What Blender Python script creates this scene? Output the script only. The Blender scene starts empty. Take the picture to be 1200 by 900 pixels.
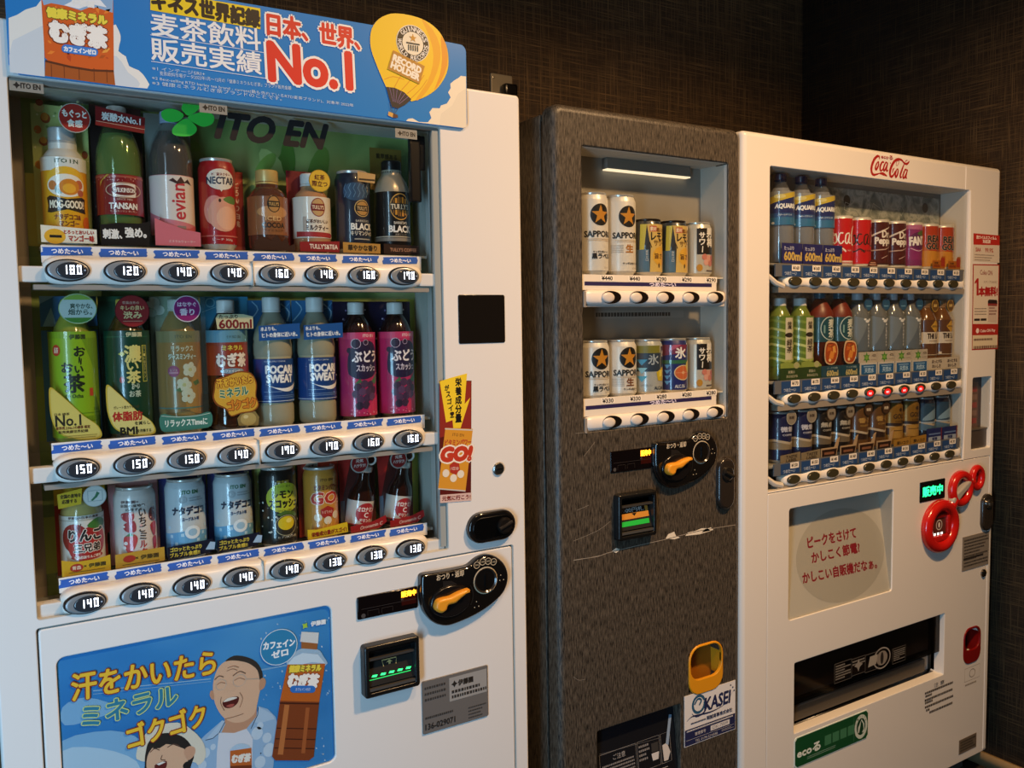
import bpy, bmesh, math, random
from mathutils import Vector, Matrix
from mathutils.geometry import tessellate_polygon
random.seed(7)
SC = bpy.context.scene
COL = SC.collection
PI = math.pi
# ------------------------------------------------------------------ camera
CP = (0.07503, -1.38915, 1.40162)
CR, CU, CF = (0.846905, -0.531525, -0.015298), (0.050744, 0.052147, 0.997349), (0.529318, 0.845436, -0.071135)
FPX = 1002.987
cam = bpy.data.cameras.new('camera'); cam.sensor_width = 36; cam.lens = FPX/1200*36; cam.clip_start = .02
co = bpy.data.objects.new('camera', cam); COL.objects.link(co); SC.camera = co
co.matrix_world = Matrix(((CR[0], CU[0], -CF[0], CP[0]), (CR[1], CU[1], -CF[1], CP[1]), (CR[2], CU[2], -CF[2], CP[2]), (0, 0, 0, 1)))
# ------------------------------------------------------------------ light
SC.view_settings.view_transform = 'Standard'; SC.view_settings.look = 'None'
SC.cycles.transparent_max_bounces = 24; SC.view_settings.gamma = 1; SC.view_settings.exposure = 0; SC.view_settings.use_curve_mapping = False
W = bpy.data.worlds.new('room'); W.use_nodes = True; SC.world = W
W.node_tree.nodes['Background'].inputs[0].default_value = (.95, .93, .9, 1)
W.node_tree.nodes['Background'].inputs[1].default_value = .018
def lamp(name, kind, loc, power, col, size=.1, target=None, sizey=None):
    l = bpy.data.lights.new(name, kind); l.energy = power; l.color = col
    if kind == 'AREA':
        l.size = size
        if sizey: l.shape = 'RECTANGLE'; l.size_y = sizey
        else: l.shape = 'DISK'
    else: l.shadow_soft_size = size
    o = bpy.data.objects.new(name, l); COL.objects.link(o); o.location = loc
    if target is not None:
        o.rotation_euler = (Vector(target)-Vector(loc)).to_track_quat('-Z', 'Y').to_euler()
    return o
WARM = (1, .605, .29)
for LX, LP in ((1.6, 46), (.8, 10)):
    lamp('ceiling_downlight', 'AREA', (LX, -1.12, 2.66), LP, WARM, .13).data.spread = math.radians(159)
lamp('window_daylight', 'AREA', (-.88, -1.52, .7), 27, (.36, .68, 1), .42, (.4, 0, .68), 1.15)
lamp('window_daylight', 'AREA', (-.92, -1.56, 1.75), 9, (.5, .76, 1), .24, (.4, 0, 1.6), .95)

# ------------------------------------------------------------------ pixel of the photograph -> point on a plane y = Y
def at(px, py, Y=0.0):
    a, b = (px-600)/FPX, (450-py)/FPX
    d = [CF[i]+CR[i]*a+CU[i]*b for i in range(3)]
    t = (Y-CP[1])/d[1]
    return (CP[0]+d[0]*t, CP[2]+d[2]*t)
# ------------------------------------------------------------------ materials
MATS = {}
def lin(h):
    h = h.lstrip('#'); r = []
    for i in (0, 2, 4):
        c = int(h[i:i+2], 16)/255
        r.append(c/12.92 if c <= .04045 else ((c+.055)/1.055)**2.4)
    return (*r, 1)
def M(h, rough=.45, metal=0, emit=0, coat=0):
    k = (h, rough, metal, emit, coat)
    if k in MATS: return MATS[k]
    m = bpy.data.materials.new('paint_'+h); m.use_nodes = True
    b = m.node_tree.nodes['Principled BSDF']
    b.inputs['Base Color'].default_value = lin(h); b.inputs['Roughness'].default_value = rough; b.inputs['Metallic'].default_value = metal
    if emit: b.inputs['Emission Color'].default_value = lin(h); b.inputs['Emission Strength'].default_value = emit
    if coat: b.inputs['Coat Weight'].default_value = coat; b.inputs['Coat Roughness'].default_value = .03
    MATS[k] = m
    return m
def nodes(name):
    m = bpy.data.materials.new(name); m.use_nodes = True
    nt = m.node_tree; b = nt.nodes['Principled BSDF']
    def N(t, **kw):
        n = nt.nodes.new(t)
        for k, v in kw.items():
            if k in n.inputs: n.inputs[k].default_value = v
            else: setattr(n, k, v)
        return n
    return m, nt, b, N, nt.links.new
def clear(name, tint, rough=.04, haze=.0, hazecol=(1, 1, 1, 1), ior=1.45):
    m, nt, b, N, L = nodes(name)
    t = N('ShaderNodeBsdfTransparent', Color=tint); g = N('ShaderNodeBsdfGlossy', Roughness=rough)
    lw = N('ShaderNodeLayerWeight', Blend=.5); mx = N('ShaderNodeMixShader')
    pw = N('ShaderNodeMath', operation='POWER'); pw.inputs[1].default_value = 5; L(lw.outputs['Facing'], pw.inputs[0])
    f = N('ShaderNodeMath', operation='MULTIPLY_ADD'); f.inputs[1].default_value = .96; f.inputs[2].default_value = .03; L(pw.outputs[0], f.inputs[0])
    L(f.outputs[0], mx.inputs[0]); src = t
    if haze:
        d = N('ShaderNodeBsdfDiffuse', Color=hazecol); h = N('ShaderNodeMixShader'); h.inputs[0].default_value = haze
        L(t.outputs[0], h.inputs[1]); L(d.outputs[0], h.inputs[2]); src = h
    L(src.outputs[0], mx.inputs[1]); L(g.outputs[0], mx.inputs[2])
    L(mx.outputs[0], nt.nodes['Material Output'].inputs[0])
    return m
GLASS = clear('clear_pane', (.95, .96, .95, 1))
SMOKE = clear('smoked_pane', (.32, .29, .27, 1), .06)
def weave(name, base, hi, sx, sz, bump=.15, lo=.5, hi_=.75, cross=True, rough=.7, one=60):
    m, nt, b, N, L = nodes(name)
    tc = N('ShaderNodeTexCoord'); outs = []
    for sc in ((sx, sx, sz), (sz, sz, sx))[:2 if cross else 1]:
        mp = N('ShaderNodeMapping'); mp.inputs['Scale'].default_value = sc
        n = N('ShaderNodeTexNoise', Scale=1.0, Detail=3.0, Roughness=.65)
        L(tc.outputs['Object'], mp.inputs[0]); L(mp.outputs[0], n.inputs[0]); outs.append(n.outputs[0])
    fac = outs[0]
    if cross:
        mx = N('ShaderNodeMath', operation='MAXIMUM'); L(outs[0], mx.inputs[0]); L(outs[1], mx.inputs[1]); fac = mx.outputs[0]
    cr = N('ShaderNodeValToRGB'); e = cr.color_ramp.elements
    e[0].position = lo; e[0].color = lin(base); e[1].position = hi_; e[1].color = lin(hi)
    L(fac, cr.inputs[0]); L(cr.outputs[0], b.inputs['Base Color'])
    bp = N('ShaderNodeBump', Strength=bump, Distance=.002); L(fac, bp.inputs['Height']); L(bp.outputs[0], b.inputs['Normal'])
    b.inputs['Roughness'].default_value = rough
    return m
def mottled(name, cols, scale=8, detail=3, rough=.5, stretch=(1, 1, 1), dist=0.0):
    m, nt, b, N, L = nodes(name)
    tc = N('ShaderNodeTexCoord'); mp = N('ShaderNodeMapping'); mp.inputs['Scale'].default_value = stretch
    n = N('ShaderNodeTexNoise', Scale=scale, Detail=detail, Distortion=dist); cr = N('ShaderNodeValToRGB')
    e = cr.color_ramp.elements
    while len(e) < len(cols): e.new(.5)
    for i, c in enumerate(cols): e[i].position = .3+.4*i/(len(cols)-1); e[i].color = lin(c)
    L(tc.outputs['Object'], mp.inputs[0]); L(mp.outputs[0], n.inputs[0]); L(n.outputs[0], cr.inputs[0]); L(cr.outputs[0], b.inputs['Base Color'])
    b.inputs['Roughness'].default_value = rough
    return m
# ------------------------------------------------------------------ mesh builder
class MB:
    def __init__(s): s.v = []; s.f = []; s.mi = []; s.mats = []
    def m(s, mat):
        if mat not in s.mats: s.mats.append(mat)
        return s.mats.index(mat)
    def add(s, vs, fs, mat):
        o = len(s.v); k = s.m(mat); s.v += [tuple(p) for p in vs]
        for f in fs: s.f.append([o+i for i in f]); s.mi.append(k)
        return s
    def box(s, x0, x1, y0, y1, z0, z1, mat, bev=0):
        bm = bmesh.new(); bmesh.ops.create_cube(bm, size=1)
        for v in bm.verts: v.co = Vector((x0+(v.co.x+.5)*(x1-x0), y0+(v.co.y+.5)*(y1-y0), z0+(v.co.z+.5)*(z1-z0)))
        if bev: bmesh.ops.bevel(bm, geom=bm.edges[:], offset=bev, segments=2, affect='EDGES', profile=.6)
        bm.verts.index_update()
        s.add([v.co[:] for v in bm.verts], [[v.index for v in f.verts] for f in bm.faces], mat); bm.free(); return s
    def lathe(s, prof, mat, seg=28, c=(0, 0, 0), axis='z', mats=None):
        n = len(prof); vs = []
        for r, z in prof:
            for k in range(seg):
                a = 2*PI*k/seg; p = (r*math.sin(a), -r*math.cos(a), z)
                if axis == 'y': p = (p[0], -z, p[1])
                vs.append((c[0]+p[0], c[1]+p[1], c[2]+p[2]))
        for i in range(n-1):
            fs = [[i*seg+k, i*seg+(k+1) % seg, (i+1)*seg+(k+1) % seg, (i+1)*seg+k] for k in range(seg)]
            o = len(s.v) if i == 0 else o
            if i == 0: s.v += vs
            k = s.m(mats[i] if mats else mat)
            for f in fs: s.f.append([o+j for j in f]); s.mi.append(k)
        return s
    def prism(s, pts, y0, y1, mat, ch=0, back=True):
        # outline in (x, z), front at y0; ch rounds the front edge
        n = len(pts); cx = sum(p[0] for p in pts)/n; cz = sum(p[1] for p in pts)/n
        ar = sum(pts[i][0]*pts[(i+1) % n][1]-pts[(i+1) % n][0]*pts[i][1] for i in range(n))
        if ar < 0: pts = pts[::-1]
        def off(d):
            r = []
            for i in range(n):
                a, b, c = pts[i-1], pts[i], pts[(i+1) % n]
                t = Vector((c[0]-a[0], c[1]-a[1])); t = t.normalized() if t.length else Vector((1, 0))
                r.append((b[0]-t.y*d, b[1]+t.x*d))
            return r
        rings = [(off(ch*(1-math.sin(a))), y0+ch*(1-math.cos(a))) for a in ([0, PI/6, PI/3, PI/2] if ch else [0])]
        rings.append((pts, y1)); vs = []; fs = []
        for rg, y in rings: vs += [(p[0], y, p[1]) for p in rg]
        for i in range(len(rings)-1):
            fs += [[i*n+k, i*n+(k+1) % n, (i+1)*n+(k+1) % n, (i+1)*n+k] for k in range(n)]
        tri = tessellate_polygon([[Vector((p[0], p[1], 0)) for p in rings[0][0]]])
        fs += [list(t) for t in tri]
        if back: fs += [[(len(rings)-1)*n+i for i in t] for t in tri]
        return s.add(vs, fs, mat)
    def plate(s, outer, holes, y0, y1, mat, rnd=.004, rh=.002, steps=3, holemat=None):
        def rr(q, i):
            x0, x1, z0, z1, r = q; x0 += i; x1 -= i; z0 += i; z1 -= i; r = max(r-i, .0006); P = []
            for cx, cz, a0 in ((x1-r, z0+r, -PI/2), (x1-r, z1-r, 0), (x0+r, z1-r, PI/2), (x0+r, z0+r, PI)):
                P += [(cx+r*math.cos(a0+PI/2*k/5), cz+r*math.sin(a0+PI/2*k/5)) for k in range(6)]
            return P
        loops = []
        for j, q in enumerate([outer]+holes):
            r = rnd if j == 0 else rh; sg = 1 if j == 0 else -1
            A = [PI/2*k/steps for k in range(steps+1)]
            rings = [(rr(q, sg*r*(1-math.sin(a))), y0+r*(1-math.cos(a))) for a in A]+[(rr(q, 0), y1)]
            loops.append(rings)
        front = []
        for rings in loops:
            vs = []; n = len(rings[0][0]); fs = []
            for rg, y in rings: vs += [(p[0], y, p[1]) for p in rg]
            for i in range(len(rings)-1): fs += [[i*n+k, i*n+(k+1) % n, (i+1)*n+(k+1) % n, (i+1)*n+k] for k in range(n)]
            front.append(len(s.v)); s.add(vs, fs, mat if rings is loops[0] or not holemat else holemat)
        idx = [front[j]+k for j, rg in enumerate(loops) for k in range(len(rg[0][0]))]
        tri = tessellate_polygon([[Vector((p[0], p[1], 0)) for p in rg[0][0]] for rg in loops])
        k = s.m(mat)
        for t in tri: s.f.append([idx[i] for i in t]); s.mi.append(k)
        return s
    def tube(s, pts, r, mat, seg=8, closed=False):
        P = [Vector(p) for p in pts]; n = len(P); vs = []; fs = []; up = None
        for i in range(n):
            a = P[i-1] if i or closed else P[0]; b = P[(i+1) % n] if i < n-1 or closed else P[-1]
            t = (b-a).normalized()
            if up is None: up = Vector((0, 0, 1)) if abs(t.z) < .9 else Vector((1, 0, 0))
            x = t.cross(up).normalized(); y = x.cross(t); up = y
            rad = r[i] if isinstance(r, (list, tuple)) else r
            vs += [P[i]+x*rad*math.cos(2*PI*k/seg)+y*rad*math.sin(2*PI*k/seg) for k in range(seg)]
        for i in range(n if closed else n-1):
            j = (i+1) % n
            fs += [[i*seg+k, i*seg+(k+1) % seg, j*seg+(k+1) % seg, j*seg+k] for k in range(seg)]
        if not closed: fs += [list(range(seg)), [(n-1)*seg+k for k in range(seg)]]
        return s.add([v[:] for v in vs], fs, mat)
    def dome(s, cx, cz, rx, rz, y0, y1, mat, seg=28, steps=4, flat=.0):
        # elliptical dome: rim at y0, crown at y1
        vs = []; fs = []
        for i in range(steps+1):
            a = PI/2*i/steps; k = flat+(1-flat)*math.cos(a) if i < steps or flat else 0
            for q in range(seg):
                t = 2*PI*q/seg; vs.append((cx+rx*k*math.cos(t), y0+(y1-y0)*math.sin(a), cz+rz*k*math.sin(t)))
        for i in range(steps):
            fs += [[i*seg+q, i*seg+(q+1) % seg, (i+1)*seg+(q+1) % seg, (i+1)*seg+q] for q in range(seg)]
        if flat: fs.append([steps*seg+q for q in range(seg)])
        return s.add(vs, fs, mat)
    def obj(s, name, parent=None, loc=(0, 0, 0), ang=35, flat=False):
        me = bpy.data.meshes.new(name); me.from_pydata(s.v, [], s.f)
        for m in s.mats: me.materials.append(m)
        me.polygons.foreach_set('material_index', s.mi)
        bm = bmesh.new(); bm.from_mesh(me)
        if not getattr(s, 'keep', False): bmesh.ops.recalc_face_normals(bm, faces=bm.faces[:])
        bm.to_mesh(me); bm.free()
        if not flat:
            me.polygons.foreach_set('use_smooth', [True]*len(me.polygons)); me.set_sharp_from_angle(angle=math.radians(ang)); me.polygons.foreach_set('use_smooth', [abs(p.normal.y) < .9995 for p in me.polygons]); me.update()
        o = bpy.data.objects.new(name, me); COL.objects.link(o); o.location = loc
        if parent is not None: o.parent = parent
        return o
def tag(o, label, cat, group=None):
    o['label'] = label; o['category'] = cat
    if group: o['group'] = group
    return o
def thing(name, label, cat, loc=(0, 0, 0), group=None):
    o = bpy.data.objects.new(name, None); COL.objects.link(o); o.location = loc; o.empty_display_size = .05
    return tag(o, label, cat, group)
def struct(o): o['kind'] = 'structure'; return o
# ------------------------------------------------------------------ lettering
TXT = {}
def glyphs(s, it=0, res=2):
    k = (s, it, res)
    if k in TXT: return TXT[k]
    c = bpy.data.curves.new('lettering', 'FONT'); c.body = s; c.shear = it; c.resolution_u = res; c.align_x = 'CENTER'; c.dimensions = '2D'; c.space_line = .86
    o = bpy.data.objects.new('lettering', c); COL.objects.link(o); bpy.context.view_layer.update()
    me = bpy.data.meshes.new_from_object(o); bpy.data.objects.remove(o); bpy.data.curves.remove(c)
    V = [v.co for v in me.vertices]
    x0 = min(v.x for v in V); x1 = max(v.x for v in V); y0 = min(v.y for v in V); y1 = max(v.y for v in V)
    P = [[((V[i].x-(x0+x1)/2)/(x1-x0), (V[i].y-(y0+y1)/2)/max(y1-y0, 1e-6)) for i in p.vertices] for p in me.polygons]
    TXT[k] = (P, (x1-x0)/max(y1-y0, 1e-6)); bpy.data.meshes.remove(me)
    return TXT[k]
SEG7 = {'0': 'abcdef', '1': 'bc', '2': 'abged', '3': 'abgcd', '4': 'fgbc', '5': 'afgcd', '6': 'afgedc', '7': 'fabc', '8': 'abcdefg', '9': 'abcdfg'}
class Dec:
    """printed shapes laid on a surface; fn(u, v, h) -> point, step = longest run of u before a shape is split"""
    def __init__(s, mb, fn, unit=1.0, step=None, Y=0, base=.0003): s.mb = mb; s.fn = fn; s.k = unit; s.step = step; s.h = base; s.Y = Y; s.coat = 0
    def up(s): s.h += .00002
    def cut(s, poly):
        if not s.step: return [poly]
        lo = min(p[0] for p in poly); hi = max(p[0] for p in poly)
        if hi-lo <= s.step: return [poly]
        out = []; c = (math.floor(lo/s.step)+1)*s.step; rest = poly
        while c < hi and len(rest) > 2:
            a = []; b = []
            for i in range(len(rest)):
                p, q = rest[i], rest[(i+1) % len(rest)]
                (a if p[0] <= c else b).append(p)
                if (p[0] <= c) != (q[0] <= c):
                    t = (c-p[0])/(q[0]-p[0]); x = (c, p[1]+t*(q[1]-p[1])); a.append(x); b.append(x)
            if len(a) > 2: out.append(a)
            rest = b; c += s.step
        if len(rest) > 2: out.append(rest)
        return out
    def raw(s, polys, mat):
        if isinstance(mat, str): mat = M(mat, .45, 0, 0, s.coat)
        for p in polys:
            for q in s.cut([(a*s.k, b*s.k) for a, b in p]):
                s.mb.add([s.fn(a, b, s.h) for a, b in q], [list(range(len(q)))], mat)
    def poly(s, pts, mat):
        s.up()
        tri = tessellate_polygon([[Vector((p[0], p[1], 0)) for p in pts]])
        s.raw([[pts[i] for i in t] for t in tri], mat); return s
    def rect(s, u0, v0, u1, v1, mat): s.up(); s.raw([[(u0, v0), (u1, v0), (u1, v1), (u0, v1)]], mat); return s
    def ell(s, u, v, ru, rv, mat, n=24): s.up(); s.raw([[(u+ru*math.cos(2*PI*i/n), v+rv*math.sin(2*PI*i/n)) for i in range(n)]], mat); return s
    def ring(s, u, v, ru, rv, w, mat, n=28, a0=0, a1=2*PI):
        s.up(); A = [a0+(a1-a0)*i/n for i in range(n+1)]
        s.raw([[(u+(ru-w*j)*math.cos(a), v+(rv-w*j)*math.sin(a)) for a, j in ((A[i], 0), (A[i+1], 0), (A[i+1], 1), (A[i], 1))] for i in range(n)], mat); return s
    def line(s, pts, w, mat):
        s.up(); n = len(pts); L = []; ws = w if isinstance(w, (list, tuple)) else [w]*n
        for i in range(n):
            a, b = pts[max(i-1, 0)], pts[min(i+1, n-1)]; t = Vector((b[0]-a[0], b[1]-a[1])); t = t.normalized() if t.length else Vector((1, 0))
            L.append(((pts[i][0]-t.y*ws[i]/2, pts[i][1]+t.x*ws[i]/2), (pts[i][0]+t.y*ws[i]/2, pts[i][1]-t.x*ws[i]/2)))
        s.raw([[L[i][0], L[i+1][0], L[i+1][1], L[i][1]] for i in range(n-1)], mat); return s
    def star(s, u, v, R, mat, n=5, r=.4, rot=0, sx=1):
        P = [(u+sx*(R if i % 2 == 0 else R*r)*math.sin(rot+PI*i/n), v+(R if i % 2 == 0 else R*r)*math.cos(rot+PI*i/n)) for i in range(2*n)]
        return s.poly(P, mat)
    def text(s, t, u, v, w, h, mat, bold=0, rot=0, it=0, out=None, ow=0, res=2):
        P, asp = glyphs(t, it, res)
        if h is None: h = w/asp
        if w is None: w = h*asp
        c, sn = math.cos(rot), math.sin(rot)
        def lay(off, mat):
            s.up()
            for du, dv in off:
                s.h += .000003
                s.raw([[(u+c*(a*w+du)-sn*(b*h+dv), v+sn*(a*w+du)+c*(b*h+dv)) for a, b in p] for p in P], mat)
        if out: lay([((ow+bold)*math.cos(i*PI/4), (ow+bold)*math.sin(i*PI/4)) for i in range(8)], out)
        n = 8 if bold > h*.025 else 4
        lay([(bold*math.cos(i*2*PI/n+PI/4), bold*math.sin(i*2*PI/n+PI/4)) for i in range(n)] if bold else [(0, 0)], mat)
        return s
    def arc(s, t, u, v, ru, rv, a0, a1, h, mat, flip=False, wr=.8, bold=0):
        for i, ch in enumerate(t):
            if ch == ' ': continue
            a = a0+(a1-a0)*i/max(len(t)-1, 1)
            s.text(ch, u+ru*math.cos(a), v+rv*math.sin(a), h*wr*(.35 if ch == 'I' else 1), h, mat, rot=a+PI/2 if flip else a-PI/2, bold=bold); s.h -= .00002
        s.up(); return s
    def seg7(s, t, u, v, w, h, mat):
        s.up(); n = len(t); cw = w/n; th = h*.13
        for i, ch in enumerate(t):
            x0 = u-w/2+cw*i+cw*.17; x1 = x0+cw*.62; z0 = v-h/2; z1 = v+h/2
            q = {'a': (x0, z1-th, x1, z1), 'd': (x0, z0, x1, z0+th), 'g': (x0, v-th/2, x1, v+th/2), 'b': (x1-th, v, x1, z1), 'c': (x1-th, z0, x1, v), 'f': (x0, v, x0+th, z1), 'e': (x0, z0, x0+th, v)}
            s.raw([[(q[k][0], q[k][1]), (q[k][2], q[k][1]), (q[k][2], q[k][3]), (q[k][0], q[k][3])] for k in SEG7[ch]], mat)
        return s
    # the same, with the place given by where it is seen in the photograph
    def pp(s, pts, mat): return s.poly([at(x, y, s.Y) for x, y in pts], mat)
    def pl(s, pts, w, mat): return s.line([at(x, y, s.Y) for x, y in pts], w, mat)
    def pt(s, t, x0, y0, x1, y1, hp, mat, **k):
        a, b = at(x0, y0, s.Y), at(x1, y1, s.Y); xm, ym = (x0+x1)/2, (y0+y1)/2
        h = at(xm, ym-hp/2, s.Y)[1]-at(xm, ym+hp/2, s.Y)[1]
        return s.text(t, (a[0]+b[0])/2, (a[1]+b[1])/2, math.hypot(b[0]-a[0], b[1]-a[1]), h, mat, rot=math.atan2(b[1]-a[1], b[0]-a[0]), **k)
    def pe(s, x, y, rx, ry, mat, ring=0):
        c = at(x, y, s.Y); ru = (at(x+rx, y, s.Y)[0]-at(x-rx, y, s.Y)[0])/2; rv = (at(x, y-ry, s.Y)[1]-at(x, y+ry, s.Y)[1])/2
        return s.ring(c[0], c[1], ru, rv, ring, mat) if ring else s.ell(c[0], c[1], ru, rv, mat)
def flat(mb, Y, unit=1.0, base=.0003): return Dec(mb, lambda u, v, h: (u, Y-h, v), unit, None, Y, base)
def smooth(pts, n=4, closed=True):
    out = []; k = len(pts)
    for i in range(k if closed else k-1):
        g = (lambda j: pts[j % k]) if closed else (lambda j: pts[min(max(j, 0), k-1)])
        p0, p1, p2, p3 = g(i-1), g(i), g(i+1), g(i+2)
        for j in range(n):
            t = j/n
            out.append(tuple(.5*(2*b+(c-a)*t+(2*a-5*b+4*c-d)*t*t+(3*b-a-3*c+d)*t**3) for a, b, c, d in zip(p0, p1, p2, p3)))
    if not closed: out.append(pts[-1])
    return out
def crop(ox, oy, s, pts): return [(ox+x/s, oy+y/s) for x, y in pts]

# ------------------------------------------------------------------ the setting
WALLP = weave('grasscloth', '403020', '94754c', 330, 7, .3, .5, .78)
def slab(name, x0, x1, y0, y1, z0, z1, mat): return struct(MB().box(x0, x1, y0, y1, z0, z1, mat).obj(name))
XR = 2.685
slab('floor', -1.2, XR+.05, -2.6, .8, -.06, 0, mottled('dark_carpet', ['2a221a', '3a3026'], 60, 4, .9))
slab('ceiling', -1.2, XR+.05, -2.6, .8, 2.7, 2.76, M('8a8378', .8))
slab('wall_back', -1.2, XR+.05, .75, .8, 0, 2.7, WALLP)
slab('wall_right', XR, XR+.05, -2.6, .75, 0, 2.7, WALLP)
slab('baseboard_right', XR-.012, XR, -2.6, .75, 0, .042, M('a58a62', .5))
slab('baseboard_back', -1.2, XR, .738, .75, 0, .042, M('a58a62', .5))
# ------------------------------------------------------------------ shared machine pieces
WHITE = M('e6e3de', .32); IVORY = M('ebe6dc', .3); BLACK = M('0c0b0b', .25); PBLACK = M('100e0d', .12, coat=.6)
STEEL = M('8d8f91', .3, 1); GREY = M('6f6f6c', .5); RIM = M('b5b2ab', .25, 1)
def rail(mb, x0, x1, zc, ry, rz, yc, mat, pitch=0, xb=0, wave=0, seg=18):
    n = max(24, int((x1-x0)/.004)); vs = []; fs = []
    for i in range(n+1):
        x = x0+(x1-x0)*i/n; e = min(x-x0, x1-x)/(ry*1.2); e = math.sqrt(max(0, 1-(1-min(e, 1))**2)); k = .55+.45*e
        wv = 1+(wave*(math.cos(2*PI*(x-xb)/pitch)-1)/2 if pitch else 0)
        for q in range(seg):
            a = 2*PI*q/seg; c, sn = math.cos(a), math.sin(a)
            p = lambda t: math.copysign(abs(t)**.62, t)
            vs.append((x, yc-ry*k*wv**.5*p(c), zc+rz*k*wv*p(sn)))
    for i in range(n): fs += [[i*seg+q, i*seg+(q+1) % seg, (i+1)*seg+(q+1) % seg, (i+1)*seg+q] for q in range(seg)]
    fs += [list(range(seg)), [n*seg+q for q in range(seg)]]
    return mb.add(vs, fs, mat)
MECH = crop(480, 640, 9, [(104, 345), (112, 305), (150, 285), (270, 267), (400, 245), (520, 222), (610, 198), (680, 140), (740, 104), (810, 85), (885, 97), (950, 140), (1000, 205), (1025, 300), (1012, 400), (970, 490), (890, 575), (780, 660), (640, 740), (500, 800), (400, 832), (320, 830), (240, 800), (175, 735), (130, 655), (108, 540)])
def coin_mechanism(parent, dx, dz, wr):
    out = smooth([at(x, y, -.006) for x, y in MECH], 3); out = [(x+dx, z+dz) for x, z in out]
    mb = MB().prism(out, -.015, .004, PBLACK, .007)
    D = flat(mb, -.015)
    def q(x, y, Y=-.015): a = at(480+x/9, 640+y/9, Y); return a[0]+dx, a[1]+dz
    a, b = q(285, 330), q(570, 285); c = ((a[0]+b[0])/2, (a[1]+b[1])/2)
    D.text('おつり・返却', c[0], c[1], b[0]-a[0], .0115, wr, bold=.0003, rot=0)
    ho = q(800, 360); D.ring(ho[0], ho[1], .026, .026, .0022, wr)
    for i, (x, y) in enumerate(((708, 200), (770, 165), (828, 158), (885, 165))):
        k = q(x, y); D.ring(k[0], k[1], .0068, .0068, .0012, wr, 16); D.text(('500', '100', '50', '10')[i], k[0], k[1], .007, .0036, wr); D.h -= .00004
    lc = q(430, 560)
    D.ring(lc[0]+.002, lc[1], .047, .04, .0022, STEEL, 20, -.5, .5); D.poly([q(350, 370), q(355, 480), q(500, 400), q(440, 365)], M('1d1b1a', .4))
    for x, y in ((960, 305), (950, 360), (990, 352), (705, 585), (685, 645), (728, 632)): k = q(x, y); D.ell(k[0], k[1], .0011, .0011, wr, 8); D.h -= .00002
    m = mb.obj('coin_mechanism', parent)
    g = MB().lathe([(.024, 0), (.0235, .002), (.017, -.004), (.008, -.008), (0, -.009)], M('2e2722', .18), 28, (ho[0], -.0158, ho[1]), 'y')
    g.box(ho[0]-.0012, ho[0]+.0012, -.0175, -.0105, ho[1]-.012, ho[1]+.012, BLACK); g.obj('coin_slot', m)
    MB().dome(lc[0], lc[1]-.003, .043, .03, -.0145, -.02, M('141212', .2), 36, 3, .88).obj('lever_disc', m)
    P = smooth([q(*p) for p in [(235, 620), (262, 555), (330, 528), (400, 512), (480, 470), (592, 432), (560, 480), (500, 530), (440, 580), (370, 600), (350, 650), (300, 683), (250, 665)]], 3)
    MB().prism(P, -.033, -.0195, M('e79a28', .35), .005).obj('return_lever', m)
    return m
def amount_display(parent, x0, x1, z0, z1, txt=True):
    mb = MB().plate((x0, x1, z0, z1, .003), [], -.002, .004, M('0d0809', .1), .0015)
    D = flat(mb, -.002); w = x1-x0; h = z1-z0
    D.rect(x0+w*.72, z0+h*.25, x1-w*.02, z1-h*.08, M('300a06', .3)); D.text('販売中' if txt else '販売中', x1-w*.155, z1-h*.24, w*.25, h*.27, M('ff9a20', .5, 0, 5), bold=h*.012)
    D.ell(x0+w*.09, z0+h*.15, w*.035, w*.035, M('4a4645', .4)); D.line([(x0+w*.06, z0+h*.45), (x1-w*.02, z0+h*.45)], .0006, M('3a3432'))
    for k in (.25, .48): D.line([(x0+w*(k-.09), z0+h*.12), (x0+w*(k-.09), z0+h*.33), (x0+w*(k+.09), z0+h*.33), (x0+w*(k+.09), z0+h*.12)], .0006, M('3a3432'))
    D.text('円', x1-w*.27, z0+h*.53, None, h*.09, M('7a706a'))
    return mb.obj('amount_display', parent)
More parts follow.
